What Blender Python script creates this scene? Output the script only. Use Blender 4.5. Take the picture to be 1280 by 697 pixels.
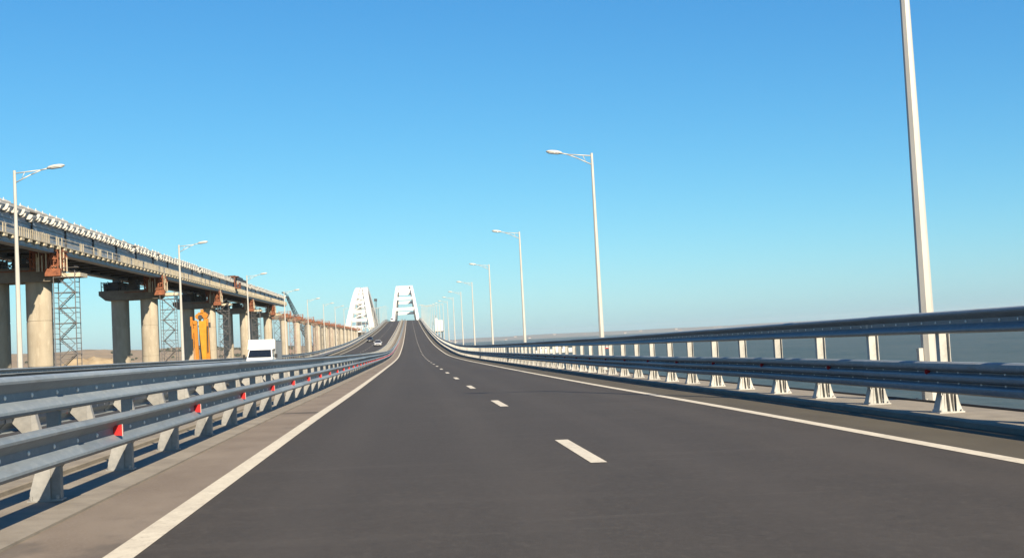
import bpy, math, random
from mathutils import Matrix, Vector
random.seed(7)
scene = bpy.context.scene
for o in list(bpy.data.objects): bpy.data.objects.remove(o)
C = scene.collection
R = math.radians
SEA = 16.0                      # camera height above the sea; the world origin is at sea level under the camera

# ------------------------------------------------------------------ camera
cam_d = bpy.data.cameras.new('camera')
cam = bpy.data.objects.new('camera', cam_d); C.objects.link(cam)
cam_d.sensor_fit = 'HORIZONTAL'; cam_d.sensor_width = 36.0
cam_d.lens = 1433.0 / 1280.0 * 36.0
cam_d.clip_start = 0.1; cam_d.clip_end = 60000
def cam_axes(roll, pitch, yaw):
    cy_, sy_ = math.cos(yaw), math.sin(yaw)
    Rz = Matrix(((cy_, -sy_, 0), (sy_, cy_, 0), (0, 0, 1)))
    c, s = math.cos(pitch), math.sin(pitch)
    Rx = Matrix(((1, 0, 0), (0, c, s), (0, -s, c)))
    c, s = math.cos(roll), math.sin(roll)
    Ry = Matrix(((c, 0, -s), (0, 1, 0), (s, 0, c)))
    return Ry @ Rx @ Rz
M3 = cam_axes(R(2.9647), R(2.9131), R(5.2177))
rt, fw, up = M3[0], M3[1], M3[2]
cam.matrix_world = Matrix(((rt[0], up[0], -fw[0], 0), (rt[1], up[1], -fw[1], 0), (rt[2], up[2], -fw[2], SEA), (0, 0, 0, 1)))
scene.camera = cam

# ------------------------------------------------------------------ sky and sun
SUN_EL, SUN_AZ = 36.0, 22.0     # behind the camera, 22 degrees to its right
to_sun = Vector((math.sin(R(SUN_AZ)) * math.cos(R(SUN_EL)), -math.cos(R(SUN_AZ)) * math.cos(R(SUN_EL)), math.sin(R(SUN_EL))))
world = bpy.data.worlds.new('World'); scene.world = world; world.use_nodes = True
wn = world.node_tree.nodes; wl = world.node_tree.links
bg = wn['Background']; bg.inputs['Strength'].default_value = 0.05
sky = wn.new('ShaderNodeTexSky'); sky.sky_type = 'NISHITA'; sky.sun_disc = False
sky.sun_elevation = R(SUN_EL); sky.sun_rotation = R(180 - SUN_AZ)
sky.altitude = 0; sky.air_density = 1.0; sky.dust_density = 0.5; sky.ozone_density = 6.0
# one even colour curve over the whole sky, like the phone's own rendering of blue
sep = wn.new('ShaderNodeSeparateColor'); comb = wn.new('ShaderNodeCombineColor'); wl.new(sky.outputs[0], sep.inputs[0])
for i_, (gain, gam) in enumerate(((.975, 1.318), (1.064, .943), (.983, .60))):
    pw = wn.new('ShaderNodeMath'); pw.operation = 'POWER'; pw.inputs[1].default_value = gam; wl.new(sep.outputs[i_], pw.inputs[0])
    ml = wn.new('ShaderNodeMath'); ml.operation = 'MULTIPLY'; ml.inputs[1].default_value = gain * .1 ** gam * 10; wl.new(pw.outputs[0], ml.inputs[0])
    wl.new(ml.outputs[0], comb.inputs[i_])
wl.new(comb.outputs[0], bg.inputs[0])
sd = bpy.data.lights.new('sun', 'SUN'); sd.energy = 5.0; sd.angle = R(0.53); sd.color = (1.0, 0.84, 0.62)
sun = bpy.data.objects.new('sun', sd); C.objects.link(sun)
sun.rotation_euler = (-to_sun).to_track_quat('-Z', 'Y').to_euler(); sun.location = (40, -60, 90)
scene.view_settings.view_transform = 'Standard'; scene.view_settings.look = 'None'
scene.view_settings.gamma = 1.0; scene.view_settings.use_curve_mapping = False
scene.view_settings.exposure = 1.24
scene.render.engine = 'CYCLES'
HAZE = 5.5e-5                    # extinction per metre of the air over the strait

# ------------------------------------------------------------------ materials
ALB = .69
def material(name, col, rough=0.7, metal=0.0, var=0.0, vscale=3.0, stretch=(1, 1, 1), bump=0.0, bscale=40.0, spec=0.5, detail=5, col2=None, coord='Object'):
    col = tuple(c * ALB for c in col); col2 = tuple(c * ALB for c in col2) if col2 else None
    m = bpy.data.materials.new(name); m.use_nodes = True
    nt = m.node_tree; N = nt.nodes; L = nt.links
    b = N['Principled BSDF']
    b.inputs['Base Color'].default_value = (*col, 1); b.inputs['Roughness'].default_value = rough
    b.inputs['Metallic'].default_value = metal
    b.inputs['Specular IOR Level'].default_value = spec
    if var > 0 or bump > 0:
        tc = N.new('ShaderNodeTexCoord'); mp = N.new('ShaderNodeMapping')
        mp.inputs['Scale'].default_value = stretch; L.new(tc.outputs[coord], mp.inputs[0])
    if var > 0:
        n = N.new('ShaderNodeTexNoise'); n.inputs['Scale'].default_value = vscale; n.inputs['Detail'].default_value = detail
        n.inputs['Roughness'].default_value = 0.65
        L.new(mp.outputs[0], n.inputs[0])
        r = N.new('ShaderNodeValToRGB')
        c2 = col2 if col2 else tuple(min(1, c * (1 + var)) for c in col)
        c1 = col if col2 else tuple(c * (1 - var) for c in col)
        r.color_ramp.elements[0].position = 0.32; r.color_ramp.elements[1].position = 0.68
        r.color_ramp.elements[0].color = (*c1, 1); r.color_ramp.elements[1].color = (*c2, 1)
        L.new(n.outputs[0], r.inputs[0]); L.new(r.outputs[0], b.inputs['Base Color'])
        mr = N.new('ShaderNodeMapRange'); mr.inputs['To Min'].default_value = max(0.02, rough - 0.1); mr.inputs['To Max'].default_value = min(1, rough + 0.1)
        L.new(n.outputs[0], mr.inputs[0]); L.new(mr.outputs[0], b.inputs['Roughness'])
    if bump > 0:
        n2 = N.new('ShaderNodeTexNoise'); n2.inputs['Scale'].default_value = bscale; n2.inputs['Detail'].default_value = 4
        L.new(mp.outputs[0], n2.inputs[0])
        bp = N.new('ShaderNodeBump'); bp.inputs['Strength'].default_value = bump; bp.inputs['Distance'].default_value = 0.02
        L.new(n2.outputs[0], bp.inputs['Height']); L.new(bp.outputs[0], b.inputs['Normal'])
    return m

XM = -4.0                        # centre line of the median between the two carriageways

def asphalt_material():
    m = bpy.data.materials.new('asphalt'); m.use_nodes = True
    nt = m.node_tree; N = nt.nodes; L = nt.links; b = N['Principled BSDF']
    tc = N.new('ShaderNodeTexCoord'); sp = N.new('ShaderNodeSeparateXYZ'); L.new(tc.outputs['Object'], sp.inputs[0])
    def math_(op, a, c=None, d=None):
        n = N.new('ShaderNodeMath'); n.operation = op
        for i, q in enumerate((a, c, d)):
            if q is None: continue
            if isinstance(q, (int, float)): n.inputs[i].default_value = q
            else: L.new(q, n.inputs[i])
        return n.outputs[0]
    def noise(scale, det, stretch, rough=0.6):
        mp = N.new('ShaderNodeMapping'); mp.inputs['Scale'].default_value = stretch; L.new(tc.outputs['Object'], mp.inputs[0])
        n = N.new('ShaderNodeTexNoise'); n.inputs['Scale'].default_value = scale; n.inputs['Detail'].default_value = det
        n.inputs['Roughness'].default_value = rough; L.new(mp.outputs[0], n.inputs[0]); return n.outputs[0]
    def rng(v, a, c, lo=0.0, hi=1.0, smooth=True):
        n = N.new('ShaderNodeMapRange'); n.interpolation_type = 'SMOOTHSTEP' if smooth else 'LINEAR'
        n.inputs['From Min'].default_value = a; n.inputs['From Max'].default_value = c
        n.inputs['To Min'].default_value = lo; n.inputs['To Max'].default_value = hi
        L.new(v, n.inputs[0]); return n.outputs[0]
    def mix(f, a, c):
        n = N.new('ShaderNodeMix'); n.data_type = 'RGBA'
        L.new(f, n.inputs['Factor'])
        for k, q in (('A', a), ('B', c)):
            s = [i for i in n.inputs if i.name == k and i.type == 'RGBA'][0]
            if isinstance(q, tuple): s.default_value = (*[c * .64 for c in q], 1)
            else: L.new(q, s)
        return [o for o in n.outputs if o.type == 'RGBA'][0]
    t = math_('ABSOLUTE', math_('SUBTRACT', sp.outputs['X'], XM))
    big = noise(0.25, 4, (1.0, 0.18, 1)); mid = noise(1.6, 6, (1, .35, 1)); fine = noise(55, 3, (1, 1, 1), .75); cross = noise(0.9, 5, (0.12, 2.2, 1))
    base = mix(rng(mid, .3, .7), (.050, .0425, .0335), (.063, .053, .042))
    base = mix(rng(big, .35, .7), base, (.050, .042, .034))
    base = mix(math_('MULTIPLY', rng(cross, .52, .72), .22), base, (.095, .083, .070))
    base = mix(math_('MULTIPLY', rng(fine, .56, .74), .45), base, (.16, .145, .125))
    base = mix(math_('MULTIPLY', rng(fine, .44, .28), .5), base, (.03, .03, .03))
    grit = noise(13, 4, (1, .8, 1), .7)
    base = mix(math_('MULTIPLY', rng(grit, .50, .72), .40), base, (.098, .086, .072))
    base = mix(math_('MULTIPLY', rng(grit, .46, .26), .50), base, (.026, .023, .020))
    scuff = noise(2.2, 3, (.10, 3.5, 1), .55)
    base = mix(math_('MULTIPLY', rng(scuff, .66, .78), .35), base, (.13, .115, .10))
    drip = noise(1.1, 5, (2.2, .07, 1), .6)
    base = mix(math_('MULTIPLY', rng(drip, .60, .75), .45), base, (.030, .027, .024))
    # paler wheel tracks
    lane = math_('ABSOLUTE', math_('SUBTRACT', math_('PINGPONG', math_('SUBTRACT', t, 2.13), 1.875), 0.95))
    base = mix(math_('MULTIPLY', rng(lane, .45, .1), .16), base, (.090, .078, .066))
    # blown dust on both hard shoulders
    tn = math_('ADD', t, math_('MULTIPLY', math_('SUBTRACT', mid, .5), .25))
    inner = rng(tn, 2.24, 2.02)
    dust_i = mix(rng(noise(1.3, 6, (1.0, .5, 1)), .3, .7), (.185, .148, .115), (.255, .212, .168))
    dust_i = mix(math_('MULTIPLY', rng(fine, .42, .7), .5), dust_i, (.31, .265, .215))
    dust_i = mix(math_('MULTIPLY', rng(noise(.55, 5, (1.2, .8, 1)), .60, .70), .55), dust_i, (.095, .085, .075))
    base = mix(inner, base, dust_i)
    outer = rng(tn, 9.55, 9.85)
    dust_o = mix(rng(mid, .3, .7), (.080, .068, .046), (.103, .089, .060))
    dust_o = mix(math_('MULTIPLY', rng(fine, .5, .75), .5), dust_o, (.16, .14, .11))
    base = mix(outer, base, dust_o)
    # an old dark spill across the inner line
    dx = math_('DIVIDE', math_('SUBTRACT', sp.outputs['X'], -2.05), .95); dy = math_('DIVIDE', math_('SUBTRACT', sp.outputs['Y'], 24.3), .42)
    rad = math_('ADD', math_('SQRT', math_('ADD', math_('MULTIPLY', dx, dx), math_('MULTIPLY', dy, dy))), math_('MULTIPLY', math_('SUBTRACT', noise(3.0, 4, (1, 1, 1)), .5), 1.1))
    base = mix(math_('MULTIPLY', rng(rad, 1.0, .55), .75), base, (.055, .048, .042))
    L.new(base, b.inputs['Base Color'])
    b.inputs['Roughness'].default_value = .82; b.inputs['Specular IOR Level'].default_value = .35
    bp = N.new('ShaderNodeBump'); bp.inputs['Strength'].default_value = .6; bp.inputs['Distance'].default_value = .008
    L.new(noise(75, 4, (1, 1, 1), .8), bp.inputs['Height']); L.new(bp.outputs[0], b.inputs['Normal'])
    return m

M = {}
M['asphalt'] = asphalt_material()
M['paint'] = material('road_paint', (.58, .53, .42), .7, var=.12, vscale=9, bump=.25, bscale=90, col2=(.70, .65, .53))
def speckle(m, scale, lo, hi, col, amount, stretch=(1, 1, 1)):
    N = m.node_tree.nodes; L = m.node_tree.links; b = N['Principled BSDF']; src = b.inputs['Base Color'].links[0].from_socket
    tc = N.new('ShaderNodeTexCoord'); mp = N.new('ShaderNodeMapping'); mp.inputs['Scale'].default_value = stretch; L.new(tc.outputs['Object'], mp.inputs[0])
    n = N.new('ShaderNodeTexNoise'); n.inputs['Scale'].default_value = scale; n.inputs['Detail'].default_value = 5; n.inputs['Roughness'].default_value = .7; L.new(mp.outputs[0], n.inputs[0])
    r = N.new('ShaderNodeMapRange'); r.inputs['From Min'].default_value = lo; r.inputs['From Max'].default_value = hi; r.inputs['To Max'].default_value = amount; L.new(n.outputs[0], r.inputs[0])
    mx_ = N.new('ShaderNodeMix'); mx_.data_type = 'RGBA'; L.new(r.outputs[0], mx_.inputs['Factor'])
    L.new(src, [i for i in mx_.inputs if i.name == 'A' and i.type == 'RGBA'][0]); [i for i in mx_.inputs if i.name == 'B' and i.type == 'RGBA'][0].default_value = (*col, 1)
    L.new([o for o in mx_.outputs if o.type == 'RGBA'][0], b.inputs['Base Color'])
speckle(M['paint'], 28, .54, .72, (.14, .12, .10), .65); speckle(M['paint'], 1.6, .50, .75, (.25, .22, .18), .45)
M['concrete'] = material('kerb_concrete', (.20, .175, .14), .9, var=.2, vscale=2.2, bump=.3, bscale=60, col2=(.29, .26, .21))
M['galv'] = material('galvanised_steel', (.185, .222, .255), .48, metal=.05, spec=.3, var=.2, vscale=2.5, stretch=(1, .25, 1), col2=(.26, .30, .33), bump=.08, bscale=9)
def object_tone(m, lo, hi):
    N = m.node_tree.nodes; L = m.node_tree.links; b = N['Principled BSDF']; src = b.inputs['Base Color'].links[0].from_socket
    oi = N.new('ShaderNodeObjectInfo'); mr = N.new('ShaderNodeMapRange'); mr.inputs['To Min'].default_value = lo; mr.inputs['To Max'].default_value = hi; L.new(oi.outputs['Random'], mr.inputs[0])
    hs = N.new('ShaderNodeHueSaturation'); L.new(src, hs.inputs['Color']); L.new(mr.outputs[0], hs.inputs['Value']); L.new(hs.outputs[0], b.inputs['Base Color'])
speckle(M['galv'], 14, .5, .75, (.27, .29, .30), .5, (1, .6, 1)); speckle(M['galv'], 3, .56, .72, (.12, .115, .10), .55, (1, .35, 2.5)); object_tone(M['galv'], .84, 1.16)
M['galv_post'] = material('galvanised_post', (.27, .275, .275), .55, metal=.2, var=.2, vscale=7, col2=(.40, .40, .39))
M['post_white'] = material('pale_zinc_post', (.42, .415, .39), .55, metal=.1, var=.2, vscale=8, col2=(.58, .575, .55))
object_tone(M['galv_post'], .82, 1.12); object_tone(M['post_white'], .80, 1.08)
M['bolt'] = material('bright_bolt', (.95, .95, .92), .4, metal=.1)
M['red'] = material('red_reflector', (.50, .02, .022), .4, var=.15, vscale=20)
M['lamp'] = material('lamp_zinc', (.52, .50, .455), .5, metal=.1, var=.12, vscale=3, stretch=(1, 1, .3), col2=(.62, .60, .55))
M['lens'] = material('lamp_glass', (.55, .58, .6), .15)
M['deck'] = material('deck_concrete', (.36, .34, .30), .85, var=.2, vscale=.6, col2=(.46, .44, .39))
M['dark'] = material('dark_steel', (.045, .048, .055), .6, var=.3, vscale=2)
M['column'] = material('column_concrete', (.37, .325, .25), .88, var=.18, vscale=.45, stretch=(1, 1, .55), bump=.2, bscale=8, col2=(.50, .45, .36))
speckle(M['column'], .8, .48, .70, (.20, .165, .12), .6, (1, 1, .10)); speckle(M['column'], 2.5, .55, .75, (.48, .44, .36), .5, (1, 1, .25))
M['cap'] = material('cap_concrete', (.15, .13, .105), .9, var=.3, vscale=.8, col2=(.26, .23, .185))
M['rust'] = material('rusty_formwork', (.13, .04, .02), .85, var=.45, vscale=2.6, col2=(.36, .13, .06))
M['rust_orange'] = material('primed_formwork', (.22, .075, .04), .85, var=.4, vscale=1.1, col2=(.42, .19, .11))
M['girder'] = material('girder_blue_grey', (.24, .28, .34), .5, metal=.1, var=.2, vscale=.5, stretch=(1, .3, 2.0), col2=(.36, .41, .47))
M['white_steel'] = material('white_painted_steel', (.74, .74, .72), .5, var=.08, vscale=.6, col2=(.82, .82, .80))
M['bracket'] = material('slab_bracket', (.55, .54, .50), .7, var=.2, vscale=1.0, col2=(.74, .73, .69))
M['timber'] = material('pale_timber', (.46, .39, .27), .8, var=.3, vscale=1.1, col2=(.66, .60, .46))
M['scaffold'] = material('scaffold_tube', (.16, .155, .16), .6, metal=.3, var=.3, vscale=2)
M['scaffold_pink'] = material('primed_scaffold', (.34, .22, .20), .7, var=.3, vscale=1.0)
M['yellow'] = material('machine_yellow', (.50, .24, .008), .5, var=.15, vscale=1.2, col2=(.62, .31, .012))
M['orange'] = material('machine_orange', (.46, .165, .010), .5, var=.25, vscale=1.6, col2=(.58, .24, .014))
M['black'] = material('black_rubber', (.018, .018, .02), .7)
M['glass'] = material('tinted_glass', (.012, .015, .02), .08, spec=.7)
M['white_paint'] = material('white_vehicle_paint', (.78, .78, .77), .3, var=.04, vscale=1.5)
M['grey_panel'] = material('grey_box_panel', (.32, .34, .35), .5, var=.12, vscale=1.5)
M['black_paint'] = material('black_vehicle_paint', (.03, .032, .037), .25)
M['silver_paint'] = material('silver_vehicle_paint', (.62, .63, .64), .3, metal=.3)
M['headlamp'] = material('headlamp_glass', (.75, .77, .78), .15)
M['chrome'] = material('chrome', (.6, .6, .6), .2, metal=1.0)
M['crane'] = material('crane_steel', (.07, .085, .10), .6, var=.2, vscale=1)
M['ship_white'] = material('ship_white', (.74, .74, .72), .5, var=.06, vscale=.3)
M['ship_red'] = material('ship_red', (.55, .06, .05), .5)
M['house'] = material('house_wall', (.45, .42, .38), .8, var=.1, vscale=.2)
M['roof'] = material('house_roof', (.30, .17, .13), .8)
M['foliage'] = material('dark_foliage', (.035, .045, .025), .9, var=.4, vscale=.2)
M['sand'] = material('sand', (.22, .155, .085), .95, var=.25, vscale=.09, bump=.9, bscale=.3, col2=(.44, .35, .22))

def land_material(name, a, b_, c, s):
    m = material(name, a, .95, var=.2, vscale=s, detail=9, col2=b_)
    N = m.node_tree.nodes; L = m.node_tree.links
    tc = N.new('ShaderNodeTexCoord'); n = N.new('ShaderNodeTexNoise'); n.inputs['Scale'].default_value = s * 4; n.inputs['Detail'].default_value = 6
    L.new(tc.outputs['Object'], n.inputs[0])
    r = N.new('ShaderNodeMapRange'); r.inputs['From Min'].default_value = .5; r.inputs['From Max'].default_value = .62; L.new(n.outputs[0], r.inputs[0])
    mx = N.new('ShaderNodeMix'); mx.data_type = 'RGBA'
    src = m.node_tree.nodes['Principled BSDF'].inputs['Base Color'].links[0].from_socket
    L.new(r.outputs[0], mx.inputs['Factor'])
    L.new(src, [i for i in mx.inputs if i.name == 'A' and i.type == 'RGBA'][0])
    [i for i in mx.inputs if i.name == 'B' and i.type == 'RGBA'][0].default_value = (*c, 1)
    L.new([o for o in mx.outputs if o.type == 'RGBA'][0], N['Principled BSDF'].inputs['Base Color'])
    return m
M['land'] = land_material('dry_grassland', (.22, .155, .09), (.34, .25, .15), (.12, .095, .055), .012)
M['far_land'] = land_material('far_shore_land', (.16, .15, .145), (.24, .225, .21), (.11, .12, .115), .004)

def sea_material():
    m = bpy.data.materials.new('sea_water'); m.use_nodes = True
    N = m.node_tree.nodes; L = m.node_tree.links; b = N['Principled BSDF']
    b.inputs['Base Color'].default_value = (.075, .088, .085, 1); b.inputs['Roughness'].default_value = .5; b.inputs['Specular IOR Level'].default_value = .22; b.inputs['IOR'].default_value = 1.33
    tc = N.new('ShaderNodeTexCoord')
    prev = None
    for sc, st, dist, stretch in ((.35, .9, .5, (1, .6, 1)), (1.6, .8, .14, (1, .7, 1)), (.03, .5, 2.0, (1, .5, 1))):
        mp = N.new('ShaderNodeMapping'); mp.inputs['Scale'].default_value = stretch; mp.inputs['Rotation'].default_value = (0, 0, R(25)); L.new(tc.outputs['Object'], mp.inputs[0])
        n = N.new('ShaderNodeTexNoise'); n.inputs['Scale'].default_value = sc; n.inputs['Detail'].default_value = 5; L.new(mp.outputs[0], n.inputs[0])
        bp = N.new('ShaderNodeBump'); bp.inputs['Strength'].default_value = st; bp.inputs['Distance'].default_value = dist
        L.new(n.outputs[0], bp.inputs['Height'])
        if prev: L.new(prev, bp.inputs['Normal'])
        prev = bp.outputs[0]
    L.new(prev, b.inputs['Normal'])
    mp = N.new('ShaderNodeMapping'); mp.inputs['Scale'].default_value = (1, .45, 1); mp.inputs['Rotation'].default_value = (0, 0, R(25)); L.new(tc.outputs['Object'], mp.inputs[0])
    fac = None
    for sc in (.22, .02):
        n = N.new('ShaderNodeTexNoise'); n.inputs['Scale'].default_value = sc; n.inputs['Detail'].default_value = 6; n.inputs['Roughness'].default_value = .7; L.new(mp.outputs[0], n.inputs[0])
        if fac is None: fac = n.outputs[0]
        else:
            a = N.new('ShaderNodeMath'); a.operation = 'ADD'; L.new(fac, a.inputs[0]); L.new(n.outputs[0], a.inputs[1]); fac = a.outputs[0]
    r = N.new('ShaderNodeValToRGB'); r.color_ramp.elements[0].position = .38; r.color_ramp.elements[1].position = .62
    h = N.new('ShaderNodeMath'); h.operation = 'MULTIPLY'; h.inputs[1].default_value = .5; L.new(fac, h.inputs[0]); L.new(h.outputs[0], r.inputs[0])
    r.color_ramp.elements[0].color = (.028, .046, .043, 1); r.color_ramp.elements[1].color = (.064, .077, .071, 1)
    L.new(r.outputs[0], b.inputs['Base Color'])
    return m
M['sea'] = sea_material()

# ------------------------------------------------------------------ mesh helpers
class MB:
    def __init__(s): s.v = []; s.f = []; s.m = []
    def face(s, idx, mi=0): s.f.append(tuple(idx)); s.m.append(mi)
    def quad(s, a, b, c, d, mi=0):
        n = len(s.v); s.v += [tuple(a), tuple(b), tuple(c), tuple(d)]; s.face((n, n + 1, n + 2, n + 3), mi)
    def hexa(s, p, mi=0):                                # 4 bottom points (ccw from above) + 4 top points
        n = len(s.v); s.v += [tuple(q) for q in p]
        for q in ((3, 2, 1, 0), (4, 5, 6, 7), (0, 1, 5, 4), (1, 2, 6, 5), (2, 3, 7, 6), (3, 0, 4, 7)): s.face([n + i for i in q], mi)
        return s
    def box(s, x0, x1, y0, y1, z0, z1, mi=0):
        return s.hexa([(x0, y0, z0), (x1, y0, z0), (x1, y1, z0), (x0, y1, z0), (x0, y0, z1), (x1, y0, z1), (x1, y1, z1), (x0, y1, z1)], mi)
    def loft(s, rings, caps=True, mi=0, closed=True):
        n0 = len(s.v); k = len(rings[0])
        for r in rings: s.v += [tuple(q) for q in r]
        for i in range(len(rings) - 1):
            for j in range(k if closed else k - 1):
                a = n0 + i * k + j; b = n0 + i * k + (j + 1) % k
                s.face((a, b, b + k, a + k), mi)
        if caps and closed:
            s.face([n0 + j for j in reversed(range(k))], mi); s.face([n0 + (len(rings) - 1) * k + j for j in range(k)], mi)
        return s
    def tube(s, p0, p1, r0, r1=None, n=8, mi=0):
        p0 = Vector(p0); p1 = Vector(p1); r1 = r0 if r1 is None else r1
        d = (p1 - p0).normalized(); u = d.cross(Vector((0, 0, 1)))
        if u.length < 1e-4: u = Vector((1, 0, 0))
        u.normalize(); w = d.cross(u)
        rings = []
        for p, r in ((p0, r0), (p1, r1)):
            rings.append([p + (u * math.cos(a) + w * math.sin(a)) * r for a in [2 * math.pi * (i + .5) / n for i in range(n)]])
        return s.loft(rings, mi=mi)
    def prism_x(s, poly, x0, x1, mi=0):                  # poly of (y, z) extruded along x
        return s.loft([[(x0, y, z) for y, z in poly], [(x1, y, z) for y, z in poly]], mi=mi)
    def prism_y(s, poly, y0, y1, mi=0):                  # poly of (x, z) extruded along y
        return s.loft([[(x, y0, z) for x, z in poly], [(x, y1, z) for x, z in poly]], mi=mi)
    def mesh(s, name, mats, smooth=False):
        me = bpy.data.meshes.new(name); me.from_pydata(s.v, [], s.f)
        mats = mats if isinstance(mats, (list, tuple)) else [mats]
        for m in mats: me.materials.append(M[m])
        me.polygons.foreach_set('material_index', s.m)
        if smooth: me.polygons.foreach_set('use_smooth', [True] * len(s.f))
        me.update()
        return me
    def build(s, name, mats, parent=None, smooth=False, loc=None):
        return obj(name, s.mesh(name, mats, smooth), parent, loc)
def fix_normals(me):
    import bmesh
    b = bmesh.new(); b.from_mesh(me); bmesh.ops.recalc_face_normals(b, faces=b.faces); b.to_mesh(me); b.free()
def obj(name, me, parent=None, loc=None, rot=None):
    o = bpy.data.objects.new(name, me); C.objects.link(o)
    if parent is not None: o.parent = parent
    if loc is not None: o.location = loc
    if rot is not None: o.rotation_euler = rot
    return o
def tag(o, label=None, cat=None, group=None, kind=None):
    if label: o['label'] = label
    if cat: o['category'] = cat
    if group: o['group'] = group
    if kind: o['kind'] = kind
    return o
def thing(name, label, cat, loc=(0, 0, 0), rotz=0.0, group=None):
    o = bpy.data.objects.new(name, None); C.objects.link(o); o.empty_display_size = .5
    o.location = loc; o.rotation_euler = (0, 0, rotz)
    return tag(o, label, cat, group)
def copy_tree(o, parent=None):
    c = o.copy(); C.objects.link(c); c.parent = parent
    for ch in list(o.children): copy_tree(ch, c)
    return c

# ------------------------------------------------------------------ road alignment (y = metres ahead of the camera)
NODES = [(-80, -.80), (5, -1.26), (12, -1.30), (20, -1.35), (35, -1.48), (55, -1.62), (85, -1.80), (125, -2.01), (175, -2.04), (230, -1.42), (290, -.38), (360, 1.40), (430, 3.45),
         (520, 6.25), (620, 9.75), (700, 12.70), (740, 14.05), (780, 15.2), (850, 16.3), (950, 17.0), (1050, 17.3), (1500, 17.3)]
def z_axis(y):
    n = NODES
    k = 0
    while k < len(n) - 2 and y > n[k + 1][0]: k += 1
    def slope(i):
        if i == 0: return (n[1][1] - n[0][1]) / (n[1][0] - n[0][0])
        if i == len(n) - 1: return 0.0
        a = (n[i][1] - n[i - 1][1]) / (n[i][0] - n[i - 1][0]); b = (n[i + 1][1] - n[i][1]) / (n[i + 1][0] - n[i][0])
        ha = n[i][0] - n[i - 1][0]; hb = n[i + 1][0] - n[i][0]
        return (a * hb + b * ha) / (ha + hb)
    h = n[k + 1][0] - n[k][0]; t = (y - n[k][0]) / h
    return (2 * t**3 - 3 * t**2 + 1) * n[k][1] + (t**3 - 2 * t**2 + t) * h * slope(k) + (3 * t**2 - 2 * t**3) * n[k + 1][1] + (t**3 - t**2) * h * slope(k + 1)
CROSS = .0198
def zr(x, y): return SEA + z_axis(y) - CROSS * (XM + abs(x - XM))
def stations(a, b):
    s = []; y = a
    while y < b - 1e-6:
        s.append(y); y += 2.5 if y < 80 else 5 if y < 300 else 10 if y < 800 else 25
    s.append(b); return s
def mx(x, side): return x if side > 0 else 2 * XM - x     # mirror our carriageway on to the other one

def sweep(prof, ys, side=1, closed=True, mb=None):         # prof: (x on our side, height above the road there)
    mb = mb or MB()
    pr = prof if side > 0 else prof[::-1]
    rings = []
    for y in ys: rings.append([(mx(x, side), y, zr(mx(x, side), y) + h) for x, h in pr])
    return mb.loft(rings, closed=closed, caps=closed)

Y0, Y1 = -70.0, 1450.0
YS = stations(Y0, Y1)
LINE_IN, LINE_OUT = -1.865, 5.635

# ================================================================== the setting
n = MB(); n.quad((-13000, -3000, 0), (13000, -3000, 0), (13000, 12500, 0), (-13000, 12500, 0))
tag(n.build('sea', 'sea'), 'teal grey choppy sea reaching to the far shore', 'sea', kind='structure')

def vnoise(x, y, seed=0):
    def h(i, j):
        k = (i * 374761393 + j * 668265263 + seed * 974711) & 0xffffffff
        k = ((k ^ (k >> 13)) * 1274126177) & 0xffffffff
        return ((k ^ (k >> 16)) & 0xffff) / 65535.0
    i, j = math.floor(x), math.floor(y); u, v = x - i, y - j
    u = u * u * (3 - 2 * u); v = v * v * (3 - 2 * v)
    return (h(i, j) * (1 - u) + h(i + 1, j) * u) * (1 - v) + (h(i, j + 1) * (1 - u) + h(i + 1, j + 1) * u) * v
def fbm(x, y, seed=0): return sum(vnoise(x * 2**k, y * 2**k, seed + k) * .5**k for k in range(4)) / 1.875
def lerp_tab(tab, x):
    if x <= tab[0][0]: return tab[0][1]
    for (a, b), (c, d) in zip(tab, tab[1:]):
        if x <= c: return b + (d - b) * (x - a) / (c - a)
    return tab[-1][1]
def grid(name, xs, ys, fz, mat):
    mb = MB(); k = len(xs)
    for y in ys:
        for x in xs: mb.v.append((x, y, fz(x, y)))
    for j in range(len(ys) - 1):
        for i in range(k - 1): a = j * k + i; mb.face((a, a + 1, a + 1 + k, a + k))
    return mb.build(name, mat, smooth=True)
# land on the railway side: low shore under the viaduct, rising to dry hills
RID = [(-.9, 11), (-.40, 11), (-.334, 9.5), (-.298, 9.0), (-.272, 11.5), (-.255, 10.5), (-.235, 6.5), (-.18, 9), (-.165, 6.5), (-.15, 5.5), (-.10, 3), (-.06, 1.5), (-.03, -6), (0, -14)]
def land_z(x, y):
    shore = -24 - 8 * fbm(y / 60, 3.1, 5) - max(0, y - 900) * .022
    base = 1.6 + 1.2 * (fbm(x / 25, y / 25) - .4)
    t = min(1, max(0, (shore - x) / 6)); base = -3 + (base + 3) * t * t * (3 - 2 * t)
    r = math.hypot(x, y)
    h = min(1, max(0, (r - 1150) / 900)); h = h * h * (3 - 2 * h)
    top = SEA + lerp_tab(RID, x / max(y, 200)) / 1433 * 2050
    crest = (top - 1.6) * h * (.80 + .34 * fbm(x / 130, y / 130, 9))
    return base + max(0, crest) * t
xs = [-9000, -6000, -4200, -3200, -2600] + [-2200 + 40 * i for i in range(50)] + [-200 + 10 * i for i in range(10)] + [-100 + 5 * i for i in range(18)]
ys_ = [-300 + 50 * i for i in range(8)] + [100 + 20 * i for i in range(50)] + [1100 + 40 * i for i in range(36)] + [2700, 3200, 4200, 6000]
tag(grid('shore_land', xs, ys_, land_z, 'land'), 'dry brown shore and low hills behind the railway viaduct', 'land', kind='structure')
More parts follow.
